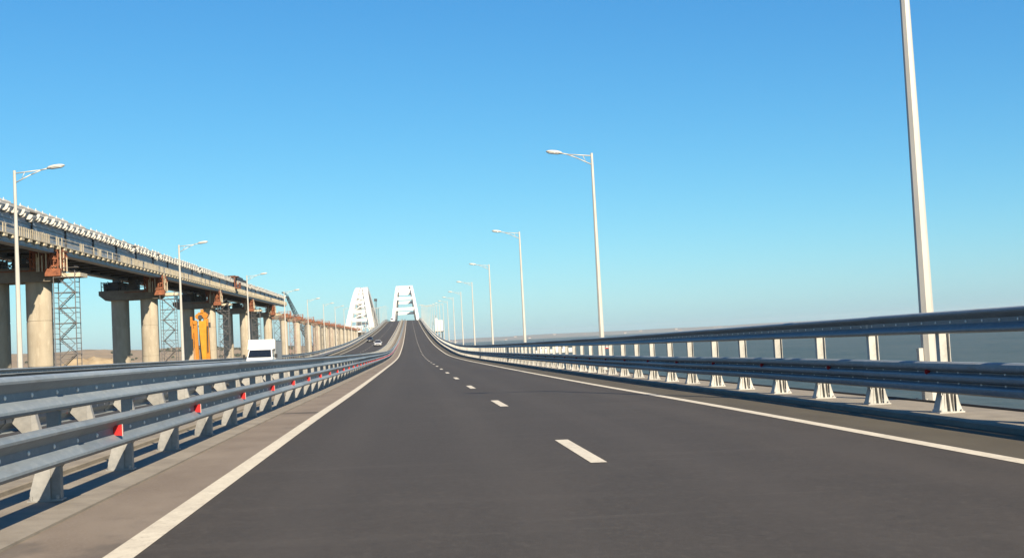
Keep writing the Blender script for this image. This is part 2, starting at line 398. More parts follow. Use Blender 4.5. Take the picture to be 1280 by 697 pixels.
# far shore across the water
FAR = [(-.02, -1.0), (.03, .6), (.061, 1.6), (.089, 1.6), (.124, 2.0), (.16, 1.6), (.195, .9), (.238, 1.0), (.275, .9), (.318, .6), (.348, 1.5), (.422, 1.8), (.535, 3.0), (.8, 3.0), (1.2, 1.5)]
def far_z(x, y):
    t = min(1, max(0, (y - 6900) / 700)); t = t * t * (3 - 2 * t)
    top = SEA + lerp_tab(FAR, x / 7600) / 1433 * 7600
    return -4 + t * (top + 4) * (.86 + .28 * fbm(x / 420, y / 420, 21)) if t > 0 else -4
tag(grid('far_shore_hills', [-400 + 45 * i for i in range(215)], [6850, 6900, 6980, 7080, 7200, 7350, 7500, 7650, 7800, 8100, 8600], far_z, 'far_land'), 'low hazy brown hills on the far shore beyond the sea', 'hills', kind='structure')

# carriageways
def road(side, name):
    mb = MB(); pr = [(-2.72, 0), (LINE_IN, 0), (1.9, 0), (LINE_OUT, 0), (7.06, 0)]
    sweep(pr, YS, side, closed=False, mb=mb)
    o = mb.build(name, 'asphalt'); o['kind'] = 'structure'
    fix_normals(o.data)
    for xl in (LINE_IN, LINE_OUT):
        l = sweep([(xl - .1, .004), (xl + .1, .004)], YS, side, closed=False); q = l.build('edge_line', 'paint', o); fix_normals(q.data)
    far = MB(); k = -2
    while True:
        y = 11.82 + 12 * k; k += 1
        if y > 800: break
        d = MB() if y < 260 else far
        yy = [y, y + 1, y + 2, y + 3]
        xc = (LINE_IN + LINE_OUT) / 2
        sweep([(xc - .085, .004), (xc + .085, .004)], yy, side, closed=False, mb=d)
        if y < 260: q = d.build('lane_dash', 'paint', o); fix_normals(q.data)
    q = far.build('far_lane_dashes', 'paint', o); fix_normals(q.data); q['kind'] = 'stuff'
    return o
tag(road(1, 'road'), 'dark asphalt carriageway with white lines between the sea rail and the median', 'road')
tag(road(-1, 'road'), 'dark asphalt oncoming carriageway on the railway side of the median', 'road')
for side in (1, -1):
    w = 'sea' if side > 0 else 'railway'
    md = sweep([(-3.66, -.30), (-2.72, -.30), (-2.72, .02), (-3.66, .045)], YS, side).build('median_ledge', 'concrete'); fix_normals(md.data)
    tag(md, 'pale concrete median ledge on the %s side of the joint' % w, 'kerb', kind='structure')
    up_ = sweep([(-3.88, -.30), (-3.662, -.30), (-3.662, .085), (-3.68, .095), (-3.88, .095)], YS, side).build('median_upstand', 'concrete'); fix_normals(up_.data)
    tag(up_, 'narrow concrete upstand along the median joint, %s side' % w, 'kerb', kind='structure')
    kb = sweep([(7.06, -.30), (8.50, -.30), (8.50, .08), (7.10, .08), (7.06, .068)], YS, side).build('kerb', 'concrete'); fix_normals(kb.data)
    tag(kb, 'pale concrete edge kerb carrying the outer guard rail, %s side' % w, 'kerb', kind='structure')
    ed = sweep([(8.502, -.45), (8.54, -.45), (8.54, .115), (8.502, .115)], YS, side).build('edge_strip', 'dark'); fix_normals(ed.data)
    tag(ed, 'thin dark steel strip along the outer deck edge, %s side' % w, 'edge strip', kind='structure')
    # bridge structure below
    br = thing('road_bridge', 'concrete road bridge deck on the %s side with girders and piers' % w, 'bridge', (mx(2.3, side), 0, 0))
    x0 = mx(2.3, side)
    s = sweep([(-3.8, -.75), (8.45, -.75), (8.45, -.305), (-3.8, -.305)], YS, side); s.v = [(a - x0, b, c) for a, b, c in s.v]
    fix_normals(s.build('deck_slab', 'deck', br).data)
    for gx in (-1.2, 5.4):
        s = sweep([(gx - .9, -2.9), (gx + .9, -2.9), (gx + .9, -.752), (gx - .9, -.752)], YS, side); s.v = [(a - x0, b, c) for a, b, c in s.v]
        fix_normals(s.build('girder', 'girder', br).data)
    for i in range(19):
        y = 36 + 64 * i
        if y > 1150: break
        zt = zr(x0, y) - 2.95
        for cx_ in (-3.4, 3.4):
            MB().tube((cx_, y, -4), (cx_, y, zt - 1.4), 1.2, 1.2, 16).build('column', 'column', br, True)
        MB().prism_x([(y - 1.3, zt - 1.4), (y + 1.3, zt - 1.4), (y + 1.3, zt - .06), (y - 1.3, zt - .06)], -5, 5).build('cap_beam', 'cap', br)

# ================================================================== guard rails
def thick(prof, t=.005):                                  # turn an open profile (offset, height) into a thin closed one
    return prof + [(o - t, h) for o, h in reversed(prof)]
WAVE2 = [(.000, .158), (.042, .155), (.070, .143), (.083, .122), (.081, .102), (.072, .090), (.010, .036), (.002, .030), (.002, -.030), (.010, -.036), (.072, -.090), (.081, -.102), (.083, -.122), (.070, -.143), (.042, -.155), (.000, -.158)]
WAVE3 = []
for k_ in (1, 0, -1):
    c_ = .148 * k_
    WAVE3 += [(.012, c_ + .068), (.066, c_ + .042), (.080, c_ + .020), (.082, c_ + 0), (.080, c_ - .020), (.066, c_ - .042), (.012, c_ - .068)]
WAVE3 = [(.0, .222), (.04, .219), (.072, .198)] + WAVE3[2:-2] + [(.072, -.198), (.04, -.219), (.0, -.222)]
SEG = 5.0
_mc = {}
def beam_mesh(kind, face):
    key = ('beam', kind, face)
    if key in _mc: return _mc[key]
    pr = thick(WAVE2 if kind == 2 else WAVE3)
    rings = []
    for y, push in ((0, 0), (.4, .001), (SEG - .2, .007), (SEG + .16, .012)):
        rings.append([(face * (o + push), y, h) for o, h in pr])
    mb = MB().loft(rings); me = mb.mesh('guard_beam', 'galv', True); fix_normals(me)
    me.set_sharp_from_angle(angle=R(24))
    _mc[key] = me; return me
def bolts_mesh(kind, face, pitch):
    key = ('bolts', kind, face)
    if key in _mc: return _mc[key]
    mb = MB(); y = .2
    while y < SEG:
        for h in ([0] if kind == 2 else [.074, -.074]):
            o = .004 if kind == 2 else .014
            for r, a, b in ((.019, o - .002, o + .014),):
                rings = []
                for off, rr in ((a, r), (b - .006, r), (b, r * .6)):
                    rings.append([(face * off, y + rr * math.cos(q), h + rr * math.sin(q)) for q in [2 * math.pi * i / 7 for i in range(7)]])
                mb.loft(rings)
        y += pitch
    me = mb.mesh('bolt_row', 'bolt'); fix_normals(me); _mc[key] = me; return me
def reflector_mesh(face, tall):
    key = ('refl', face, tall)
    if key in _mc: return _mc[key]
    mb = MB()
    if tall:   # trapezoid plate folded across the valley of the beam, with a white edge strip
        mb.prism_y([(face * .0, .052), (face * .088, .064), (face * .088, -.064), (face * .0, -.052)], 0, .008)
        mb.hexa([(face * .006, .008, -.052), (face * .088, .008, -.062), (face * .088, .05, -.045), (face * .006, .06, -.04), (face * .006, .008, .052), (face * .088, .008, .062), (face * .088, .05, .045), (face * .006, .06, .04)])
        mb.box(min(face * .088, face * .094), max(face * .088, face * .094), -.002, .012, -.066, .066, 1)
    else:
        ring = [(.055 * math.cos(q), .055 * math.sin(q)) for q in [2 * math.pi * (i + .5) / 6 for i in range(6)]]
        mb.loft([[(face * .05 + a * .8, 0, b) for a, b in ring], [(face * .05 + a * .8, .012, b) for a, b in ring]])
        mb.box(-.006, .05, .012, .02, -.02, .02, 1) if face > 0 else mb.box(-.05, .006, .012, .02, -.02, .02, 1)
    me = mb.mesh('reflector', ['red', 'post_white']); fix_normals(me); _mc[key] = me; return me
def outer_post_parts(face):        # H section with gusseted foot; face = direction of the beams
    key = ('opost', face)
    if key in _mc: return _mc[key]
    p = MB(); H = 1.42
    p.box(-.080, -.070, -.055, .055, 0, H); p.box(.070, .080, -.055, .055, 0, H); p.box(-.070, .070, -.006, .006, 0, H)
    p.box(min(face * .080, face * .20), max(face * .080, face * .20), -.05, .05, .42, .62)         # spacer to the lower beam
    a = p.mesh('post', 'post_white'); fix_normals(a)
    g = MB(); g.box(-.19, .19, -.14, .14, 0, .02)
    for s in (-1, 1):
        g.hexa([(s * .165, -.10, .02), (s * .175, -.10, .02), (s * .175, .10, .02), (s * .165, .10, .02), (s * .082, -.06, .36), (s * .092, -.06, .36), (s * .092, .06, .36), (s * .082, .06, .36)])
        for yy in (-.090,):
            g.prism_y([(s * .092, .02), (s * .164, .02), (s * .115, .26), (s * .092, .26)], yy - .005, yy + .005)
        g.prism_y([(-.030 + s * .045, .02), (.0 + s * .045, .02), (-.015 + s * .028, .33), (-.030 + s * .028, .33)], -.060, -.012)
    for xx in (-.155, .155):
        for yy in (-.12, .12): g.tube((xx, yy, .02), (xx, yy, .05), .014, .014, 6)
    b = g.mesh('foot_plate', 'post_white'); fix_normals(b)
    _mc[key] = (a, b); return a, b
def median_post_parts(face):       # channel post with a wedge brace towards the median
    key = ('mpost', face)
    if key in _mc: return _mc[key]
    p = MB()
    p.box(-.05, .05, -.045, -.037, 0, 1.02); p.box(-.05, -.042, -.037, .045, 0, 1.02); p.box(.042, .05, -.037, .045, 0, 1.02)
    p.prism_y([(face * .05, .28), (face * .21, .46), (face * .21, .62), (face * .05, .62)], -.04, .04)
    a = p.mesh('post', 'galv_post'); fix_normals(a)
    g = MB(); b_ = -face
    for yy in (-.060, .052):
        g.prism_y([(b_ * .03, .016), (b_ * .20, .016), (b_ * .20, .08), (b_ * .062, .60), (b_ * .03, .60)], yy, yy + .008)
    g.hexa([(b_ * .196, -.051, .016), (b_ * .206, -.051, .016), (b_ * .206, .051, .016), (b_ * .196, .051, .016), (b_ * .060, -.051, .60), (b_ * .070, -.051, .60), (b_ * .070, .051, .60), (b_ * .060, .051, .60)])
    g.box(min(b_ * -.065, b_ * .22), max(b_ * -.065, b_ * .22), -.08, .08, 0, .016)
    for xx in (-.03, .19):
        for yy in (-.07, .07): g.tube((b_ * xx, yy, .016), (b_ * xx, yy, .05), .014, .014, 6)
    b = g.mesh('brace', 'galv_post'); fix_normals(b)
    _mc[key] = (a, b); return a, b

def guard_rail(x_post, face, outer, label, y_start, y_parts, y_end=1000, refl0=0.0):
    side = 1 if x_post > XM else -1
    g = thing('guard_rail', label, 'guard rail', (x_post, 0, zr(x_post, 0)))
    bx, bz = g.location.x, g.location.z
    base = .08 if outer else .033
    rows = [(2, 1.365, .082), (3, .60, .20)] if outer else [(2, .965, .052), (2, .545, .21)]   # waves, height, distance from the post axis
    post, foot = outer_post_parts(face) if outer else median_post_parts(face)
    i = 0
    rnd = random.Random(int(abs(x_post) * 100))
    y = y_start
    while y < y_parts - 1e-6:                              # near beams one by one
        for kind, h, off in rows:
            xb = x_post + face * off
            z0, z1 = zr(xb, y), zr(xb, y + SEG); a = math.atan2(z1 - z0, SEG)
            o = obj('rail_beam', beam_mesh(kind, face), g, (xb - bx + rnd.uniform(-.003, .003), y, z0 + h - bz + rnd.uniform(-.004, .004)), (a, 0, 0))
            if y < 90: obj('bolt_row', bolts_mesh(kind, face, .62 if not outer else (.45 if kind == 2 else .62)), o)['kind'] = 'stuff'
        y += SEG
    yj = y
    far = MB()
    for kind, h, off in rows:
        xb = x_post + face * off
        pr = thick(WAVE2 if kind == 2 else WAVE3, .012)
        ys = stations(yj, y_end)
        far.loft([[(xb - bx + face * o, q, zr(xb, q) + h + v - bz) for o, v in pr] for q in ys])
    o = far.build('far_rail_beams', 'galv', g); o['kind'] = 'stuff'; fix_normals(o.data)
    y = y_start + .40 if outer else y_start + 2.80
    farp = MB()
    while y < min(y_end, 800):
        z = zr(x_post, y) + base
        if y < y_parts:
            p = obj('post', post, g, (0, y + rnd.uniform(-.03, .03), z - bz), (rnd.uniform(-.008, .008), rnd.uniform(-.006, .006), rnd.uniform(-.04, .04))); obj('foot_plate' if outer else 'brace', foot, p)
        else:
            hh = 1.42 if outer else 1.02
            farp.box(-.075, .075, y - .05, y + .05, z - bz, z - bz + hh)
            if outer: farp.hexa([(-.2, y - .05, z - bz), (.2, y - .05, z - bz), (.2, y + .05, z - bz), (-.2, y + .05, z - bz), (-.09, y - .05, z - bz + .33), (.09, y - .05, z - bz + .33), (.09, y + .05, z - bz + .33), (-.09, y + .05, z - bz + .33)])
            else: farp.prism_y([(-face * .076, z - bz), (-face * .26, z - bz), (-face * .076, z - bz + .55)], y - .05, y + .05)
        y += 2.5
    o = farp.build('far_posts', 'post_white' if outer else 'galv_post', g); o['kind'] = 'stuff'; fix_normals(o.data)
    farr = MB(); y = refl0
    rme = reflector_mesh(face, not outer)
    while y < 330:
        h = .545 if not outer else .60 + .074
        z = zr(xb, y) + h - bz
        if y < 130: obj('reflector', rme, g, (xb - bx + (face * .012 if outer else 0), y, z)).scale = (1, 1, .86)
        else: farr.box(xb - bx + face * .045 - .04, xb - bx + face * .045 + .04, y, y + .02, z - .05, z + .05)
        y += 4.15 if not outer else 3.9
    o = farr.build('far_reflectors', 'red', g); o['kind'] = 'stuff'
    return g
guard_rail(7.62, -1, True, 'tall guard rail along the sea edge with triple-wave lower beam and red reflectors', -12.0, 213.0, refl0=.3)
guard_rail(-3.1, 1, False, 'double-beam median guard rail beside the dark near carriageway with red reflectors', -5.0, 210.0, refl0=-1.05)
guard_rail(2 * XM + 3.1, -1, False, 'median guard rail facing the oncoming carriageway', -5.0, 150.0, refl0=1.0)
guard_rail(2 * XM - 7.62, 1, True, 'tall outer guard rail between oncoming carriageway and railway viaduct', 0.0, 200.0, refl0=.3)

# ================================================================== street lamps
def make_lamp():
    H = 10.1
    t = thing('street_lamp', '', 'street lamp')
    oct_ = lambda r, z: [(r * math.cos(q), r * math.sin(q), z) for q in [2 * math.pi * (i + .5) / 8 for i in range(8)]]
    MB().loft([oct_(.125, .03), oct_(.12, 1.3), oct_(.058, H)]).build('pole', 'lamp', t)
    b = MB(); b.box(-.24, .24, -.24, .24, 0, .03); b.loft([oct_(.165, .03), oct_(.165, .42), oct_(.128, .50)])
    for s in (-1, 1):
        for q in (-1, 1): b.tube((s * .19, q * .19, .03), (s * .19, q * .19, .10), .022, .022, 6)
    b.build('base_flange', 'lamp', t)
    MB().box(-.20, -.124, -.05, .05, .55, .95).build('inspection_door', 'lamp', t)
    a = MB(); a.tube((-.03, 0, H - .12), (-1.10, 0, H - .02), .027, .024, 8); a.tube((-1.10, 0, H - .02), (-1.45, 0, H + .05), .028, .028, 8)
    a.tube((-.05, 0, H - .52), (-.70, 0, H - .20), .024, .024, 8); a.tube((-.70, 0, H - .20), (-1.12, 0, H - .03), .024, .022, 8)
    a.tube((-.30, 0, H - .38), (-.42, 0, H - .10), .014, .014, 6)
    a.build('arm', 'lamp', t, True)
    hd = MB(); rings = []
    for u, w, up_, dn in ((0, .05, .04, .03), (.08, .10, .085, .05), (.28, .135, .115, .055), (.50, .13, .105, .05), (.66, .10, .075, .04), (.75, .03, .025, .025)):
        x = -1.38 - u; zc = H + .05 + .13 * u
        rings.append([(x, w * math.cos(q), zc + (up_ if math.sin(q) > 0 else dn) * math.sin(q)) for q in [2 * math.pi * i / 12 for i in range(12)]])
    h = hd.loft(rings).build('lamp_head', 'lamp', t, True); fix_normals(h.data)
    ln = MB(); rings = []
    for u, w, dn in ((.16, .06, .03), (.22, .11, .035), (.60, .11, .035), (.68, .05, .02)):
        x = -1.38 - u; zc = H + .05 + .13 * u - .045
        rings.append([(x, w * math.cos(q), zc + dn * math.sin(q)) for q in [2 * math.pi * i / 10 for i in range(10)]])
    l = ln.loft(rings).build('lens', 'lens', h, True); fix_normals(l.data)
    k = MB(); k.hexa([(-.25, -.3, -.9), (-.1, -.3, -.6), (-.1, .3, -.6), (-.25, .3, -.9), (-.25, -.3, -.002), (.32, -.3, -.002), (.32, .3, -.002), (-.25, .3, -.002)])
    k.build('bracket', 'deck', t)
    return t
lamp0 = make_lamp(); used = False
for side, y0, lab, grp in ((1, 18.9, 'tall grey lamp post standing outside the guard rail on the sea side', 'street lamps along the sea edge'),
                           (-1, 51.3, 'tall grey lamp post standing outside the guard rail on the railway side', 'street lamps along the railway edge')):
    for i in range(24):
        y = y0 + (34.6 if side > 0 else 35.6) * i
        if side > 0 and i == 1: y = 52.4
        if y > 900: break
        x = mx(8.8, side)
        o = lamp0 if not used else copy_tree(lamp0); used = True
        o.location = (x, y, zr(mx(8.5, side), y) + .02); o.rotation_euler = (0, 0, 0 if side > 0 else math.pi)
        tag(o, lab, 'street lamp', grp)

# ================================================================== railway viaduct
KX, KZ = -.027, .014
def rw(off, y, h): return (-30 + KX * y + off, y, SEA + KZ * y + h)   # off: metres from the seaward deck edge, h as at y = 0
D0, D1 = 50.0, 384.0
deck = thing('railway_deck', 'unfinished blue grey steel railway deck with white slab brackets on tall piers', 'railway deck', rw(-4, D0, 0))
def dk(mb, name, mat, parent=deck, smooth=False):
    q = deck.location; mb.v = [(a - q.x, b - q.y, c - q.z) for a, b, c in mb.v]
    me = mb.mesh(name, mat, smooth); fix_normals(me); return obj(name, me, parent)
def strip(mb, o0, o1, h0, h1, ya, yb, mi=0):
    a = [rw(o0, ya, h0), rw(o1, ya, h0), rw(o1, yb, h0), rw(o0, yb, h0)]; b = [rw(o0, ya, h1), rw(o1, ya, h1), rw(o1, yb, h1), rw(o0, yb, h1)]
    mb.hexa(a + b, mi); return mb
PAN = 11.13
npan = int(round((D1 - D0) / PAN))
for i in range(npan):
    a = D0 + PAN * i; b = a + PAN
    w = dk(strip(MB(), -.55, -.45, 8.75, 11.455, a + .02, b - .02), 'web_panel', 'girder')
    strip_f = strip(MB(), -6.45, -6.35, 8.75, 11.45, a + .02, b - .02); dk(strip_f, 'web_panel', 'girder')
    st = MB(); strip(st, -.45, -.30, 8.76, 11.44, b - .12, b + .10); dk(st, 'stiffener', 'dark')
    st = MB(); strip(st, -.45, -.37, 10.75, 10.82, a + .1, b - .12); strip(st, -.45, -.37, 10.2, 10.26, a + .1, b - .12); dk(st, 'rib', 'girder')
    for h0, h1, q in ((8.95, 9.25, 1), (11.0, 11.3, 1), (8.95, 9.15, 6)): dk(strip(MB(), -6.35, -.56, h0, h1, a + q, a + q + .3), 'cross_frame', 'dark')
for i in range(6):
    a = D0 + (D1 - D0) * i / 6; b = D0 + (D1 - D0) * (i + 1) / 6 - .05
    fl = MB(); strip(fl, -1.0, -.02, 8.62, 8.74, a, b); strip(fl, -6.9, -5.9, 8.62, 8.74, a, b); dk(fl, 'bottom_flange', 'girder')
    dk(strip(MB(), -7.9, -.05, 11.84, 12.0, a, b), 'deck_slab', 'deck')
    dk(strip(MB(), -7.0, -.42, 11.46, 11.838, a, b), 'slab_haunch', 'girder')
    dk(strip(MB(), -.36, .36, 9.24, 9.32, a, b), 'walkway', 'timber')
    dk(strip(MB(), -.08, -.01, 8.76, 9.02, a, b), 'flange_skirt', 'bracket')
    dk(strip(MB(), -8.0, -7.9, 11.5, 12.35, a, b), 'parapet', 'bracket')
# cantilever brackets and edge panels above, one by one
bkm = MB()
bkm.loft([[(x, y * .70, z) for x, z in ((-.40, -.50), (-.15, -.56), (.08, -.44), (.20, -.18), (.20, -.006), (-.40, -.006))] for y in (-1, 1)])
bkm.loft([[(x, y, z) for x, z in ((-.1, -.70), (.14, -.62), (.24, -.36), (-.1, -.36))] for y in (-.5, .12)])
bkm = bkm.mesh('slab_bracket', 'bracket'); fix_normals(bkm)
epm = MB(); epm.box(-.03, .03, -.9, -.84, 0, .32); epm.hexa([(-.12, -.8, 0), (.05, -.8, 0), (.05, .9, 0), (-.12, .9, 0), (-.10, -.8, .20), (.02, -.8, .20), (.02, .9, .16), (-.10, .9, .16)])
epm = epm.mesh('edge_panel', 'bracket'); fix_normals(epm)
wbm = MB(); wbm.hexa([(-.35, -.07, -.40), (-.25, -.07, -.40), (-.25, .07, -.40), (-.35, .07, -.40), (-.35, -.07, -.03), (.42, -.07, -.03), (.42, .07, -.03), (-.35, .07, -.03)]); wbm.box(.1, .42, -.4, .4, -.24, -.031)
wbm = wbm.mesh('walkway_bracket', 'timber'); fix_normals(wbm)
rnd = random.Random(3)
ang = math.atan(KZ); yawr = -math.atan(KX)
y = D0 + 1
k = 0
while y < D1 - 1:
    q = deck.location
    p = Vector(rw(0, y, 11.84)) - q
    drop = rnd.random()
    o = obj('slab_bracket', bkm, deck, p + Vector((rnd.uniform(-.05, .05), 0, -.03 - (.25 if drop < .05 else 0))), (ang, rnd.uniform(-.05, .05) + (.25 if drop < .05 else 0), yawr))
    if rnd.random() < .7:
        p = Vector(rw(-.2, y + .2, 12.003)) - q; o = obj('edge_panel', epm, deck, p + Vector((rnd.uniform(-.04, .04), 0, 0)), (ang, 0, yawr))
    p = Vector(rw(0, y, 9.24)) - q; obj('walkway_bracket', wbm, deck, p + Vector((0, 0, -.03)), (ang, 0, yawr))
    y += 2.24; k += 1
# walkway fence of upright boards
fb = MB(); y = D0
while y < D1 - .5:
    bare = fbm(y / 40, .3, 2) > .60
    if rnd.random() < (.25 if bare else .93): strip(fb, .31 + rnd.uniform(-.01, .01), .35, 9.33, 10.08 + rnd.uniform(-.06, .06), y, y + rnd.uniform(.22, .34))
    y += .62
strip(fb, .26, .30, 10.06, 10.12, D0, D1); strip(fb, .26, .30, 9.7, 9.75, D0, D1)
o = dk(fb, 'walkway_fence', 'timber'); o['kind'] = 'stuff'
pm = MB(); strip(pm, -7.6, .2, 12.003, 12.2, D1 - .9, D1 - .3); strip(pm, -.7, -.4, 8.8, 11.4, D1 - .015, D1 + .03); dk(pm, 'end_frame', 'white_steel')
# travelling work cradle hung on the deck edge
cr = MB(); c0 = 246
for (o0, o1, h0, h1, ya, yb) in ((.25, .38, 9.9, 12.5, c0, c0 + .25), (.25, .38, 9.9, 12.5, c0 + 3, c0 + 3.25), (.25, 1.3, 9.9, 10.05, c0, c0 + 3.25), (-.6, 1.0, 12.35, 12.5, c0, c0 + 3.25), (1.15, 1.25, 10.05, 11.2, c0, c0 + 3.25), (.3, 1.2, 10.5, 10.6, c0 + 1.2, c0 + 2), (.4, .6, 10.1, 12.3, c0 + 1.4, c0 + 1.6)): strip(cr, o0, o1, h0, h1, ya, yb)
tag(cr.build('work_cradle', 'rust'), 'rust brown work cradle hanging on the seaward edge of the railway deck', 'cradle'); fix_normals(bpy.data.objects['work_cradle'].data)
cv = MB(); strip(cv, -5, .1, 12.0, 12.5, c0 + 4, c0 + 26); strip(cv, -4.6, -.2, 12.5, 12.9, c0 + 5, c0 + 20)
tag(cv.build('material_stack', 'dark'), 'dark covered stack of materials lying on the railway deck', 'stack'); fix_normals(bpy.data.objects['material_stack'].data)

def pier_x(y):                                            # x of the seaward column
    return -32 + KX * y if y < 427 else -43.53 - .0085 * (y - 427)
def col_top(y): return SEA + (6.5 + .0092 * y if y < 427 else lerp_tab([(427, 10.4), (600, 11.0), (900, 12.7), (1200, 13.6)], y))
rustm = MB(); rr = random.Random(11)
for i in range(9):
    for q in range(2):
        xx = -.1 + i * .31 + rr.uniform(-.05, .05); yy = -1.35 + q * .4
        rustm.box(xx - .05, xx + .05, yy - .05, yy + .05, -.35 + rr.uniform(-.2, .1), 1.85 + rr.uniform(-.5, .35))
for z in (.0, .7, 1.45): rustm.box(-.1, 2.4, -1.5, -1.42, z - .06, z + .06)
for i in range(6):
    yy = -1.2 + i * .55; rustm.box(2.30, 2.42, yy - .07, yy + .07, -.3, 1.7 + rr.uniform(-.4, .3))
for z in (.1, .9, 1.5): rustm.box(2.44, 2.5, -1.4, 1.7, z - .07, z + .07)
for i in range(26):
    a = Vector((rr.uniform(.1, 2.3), rr.uniform(-1.3, 1.4), rr.uniform(-.3, .6))); rustm.tube(a, a + Vector((rr.uniform(-.7, .7), rr.uniform(-.6, .6), rr.uniform(.4, 1.5))), .05, n=5)
rustm.box(.0, 2.2, -1.0, 1.5, -.05, .35); rustm.box(.2, 2.2, -.62, -.55, .35, 1.35); rustm.box(1.95, 2.05, -.5, 1.4, .35, 1.5)
for i in range(7):
    a = rr.uniform(0, 2.1); rustm.tube((a, -1.52, -.2), (a + rr.uniform(-.5, .5), -1.54, 1.7), .045, .045, 5)
for i in range(5):
    a = rr.uniform(.1, 2.2); rustm.box(a - .05, a + .05, -1.62, -1.55, -.5, rr.uniform(.6, 2.1), 1)
for i in range(3): rustm.box(2.52, 2.6, -1.0 + i, -.85 + i, -.4, rr.uniform(.9, 2.0), 1)
rust_me = rustm.mesh('formwork_cage', ['rust', 'timber']); fix_normals(rust_me)
rust2 = MB(); rust2.box(-1.1, 1.2, -1.1, 1.1, -.1, .5); rust2.box(.2, 1.5, -1.75, -1.62, -.7, .5)
for i in range(9): rust2.tube((-1.5 + i * .43, -1.85, -1.3), (-1.5 + i * .43 + rr.uniform(-.2, .2), -1.85, .7 + rr.uniform(0, .9)), .06, .06, 5)
for i in range(6): rust2.tube((2.12, -1.5 + i * .6, -1.5), (2.15, -1.5 + i * .6 + rr.uniform(-.2, .2), .7 + rr.uniform(0, .9)), .06, .06, 5)
for z in (-.7, .2, 1.1): rust2.box(-1.7, 2.2, -1.98, -1.9, z - .07, z + .07)
rust2_me = rust2.mesh('formwork_cage', 'rust_orange'); fix_normals(rust2_me)

ORD = ['first', 'second', 'third', 'fourth', 'fifth', 'sixth', 'seventh', 'eighth', 'ninth', 'tenth', 'eleventh', 'twelfth', 'thirteenth', 'fourteenth', 'fifteenth']
def pier(y, with_deck):
    lab = 'tall twin column concrete pier carrying the railway deck' if with_deck else 'tall twin column concrete pier with rusty formwork and no deck yet'
    i_ = PY.index(y)
    lab = ('twin column concrete pier, %s back from the open end of the railway deck' % ORD[5 - i_]) if with_deck else ('twin column concrete pier without deck, %s beyond the open end of the railway deck' % ORD[i_ - 6])
    grp = 'piers under the railway deck' if with_deck else 'bare railway piers awaiting a deck'
    x = pier_x(y); zt = col_top(y)
    t = thing('viaduct_pier', lab, 'pier', (x - 2.0, y, 0), 0, grp)
    r = 1.2 if with_deck else 1.28
    for cx_ in ((2.0, -2.0) if with_deck else (2.0, -3.1)):
        c = MB(); z0 = -3.0; js = [z0]
        joints = [zt - 3.7, zt - 8.0, zt - 12.0]
        rings = [(z0, r)]
        for j in sorted(joints): rings += [(j - .05, r), (j - .04, r - .035), (j + .04, r - .035), (j + .05, r)]
        rings.append((zt, r))
        seg = [[(cx_ + q * math.cos(a), q * math.sin(a), z) for a in [2 * math.pi * i / 22 for i in range(22)]] for z, q in rings]
        o = c.loft(seg).build('column', 'column', t, True); o.data.set_sharp_from_angle(angle=R(40))
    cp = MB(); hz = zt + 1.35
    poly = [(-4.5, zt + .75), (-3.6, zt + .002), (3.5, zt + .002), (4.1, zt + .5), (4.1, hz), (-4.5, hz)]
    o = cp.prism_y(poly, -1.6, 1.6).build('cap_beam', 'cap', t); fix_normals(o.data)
    db = SEA + KZ * y + 8.6
    if with_deck:
        for off in (-1.0, -6.4):
            p = rw(off, y, 0)[0] - (x - 2.0)
            MB().box(p - .9, p + .9, -1.0, 1.0, hz + .002, db - .35).build('bearing_plinth', 'dark', t)
            MB().box(p - .45, p + .45, -.5, .5, db - .348, db - .004).build('bearing', 'girder', t)
        MB().box(-4.2, -4.1, -1.5, -1.4, hz, hz + 1.3).box(-4.2, -4.1, 1.4, 1.5, hz, hz + 1.3).box(-4.18, -4.12, -1.4, 1.4, hz + 1.15, hz + 1.2).box(-4.18, -4.12, -1.4, 1.4, hz + .6, hz + .65).box(-4.1, -2.9, -1.48, -1.42, hz + 1.15, hz + 1.2).box(-4.1, -2.9, -1.48, -1.42, hz + .6, hz + .65).build('railing', 'dark', t)
        rq = random.Random(int(y)); gap = db - hz
        for k in range(9):
            a = rq.uniform(-3.7, 1.4); w_ = rq.uniform(.12, .5); h_ = rq.uniform(.35, .95) * gap
            MB().box(a - w_, a + w_, rq.uniform(-1.5, -.6), rq.uniform(-.2, 1.2), hz + .003, hz + h_).build('jacking_block', 'dark', t)
        jf = MB()
        for k in range(14):
            a = rq.uniform(-3.9, 1.8); b = a + rq.uniform(-1.2, 1.2); jf.tube((a, -1.45, hz + .02), (b, -1.4, hz + gap * rq.uniform(.5, .98)), .06, n=5)
        for k in range(3): jf.tube((-3.9, -1.5, hz + gap * (.25 + .25 * k)), (1.8, -1.5, hz + gap * (.25 + .25 * k)), .05, n=5)
        jf.build('jacking_frame', 'dark', t)['kind'] = 'stuff'
        obj('formwork_cage', rust_me, t, (1.9, -.4, hz + .05))
        MB().box(3.2, 6.2, -1.2, 1.2, hz - 1.0, hz - .62).build('platform', 'timber', t)
        MB().box(3.2, 4.6, -2.1, -1.62, hz - .9, hz - .2).box(-1.0, 3.0, -1.75, -1.62, hz - .35, hz - .25).build('side_form', 'rust', t)
    else:
        for px_ in (2.4, -2.9):
            obj('formwork_cage', rust2_me, t, (px_, 0, hz + .12), (0, 0, random.uniform(-.06, .06)))
        MB().box(-1.0, 1.0, -1.0, 1.0, hz + .002, hz + 1.0).build('bearing_plinth', 'cap', t)
        MB().box(4.15, 5.3, -1.2, 1.2, zt + .5, zt + .75).box(4.102, 4.4, -1.5, 1.5, zt + .1, hz + .3).build('side_form', 'rust', t)
    return t
PY = [56, 113, 166, 224, 282, 340]
py = 397
while py < 1140: PY.append(py); py += 56
for y in PY: pier(y, y < 384)

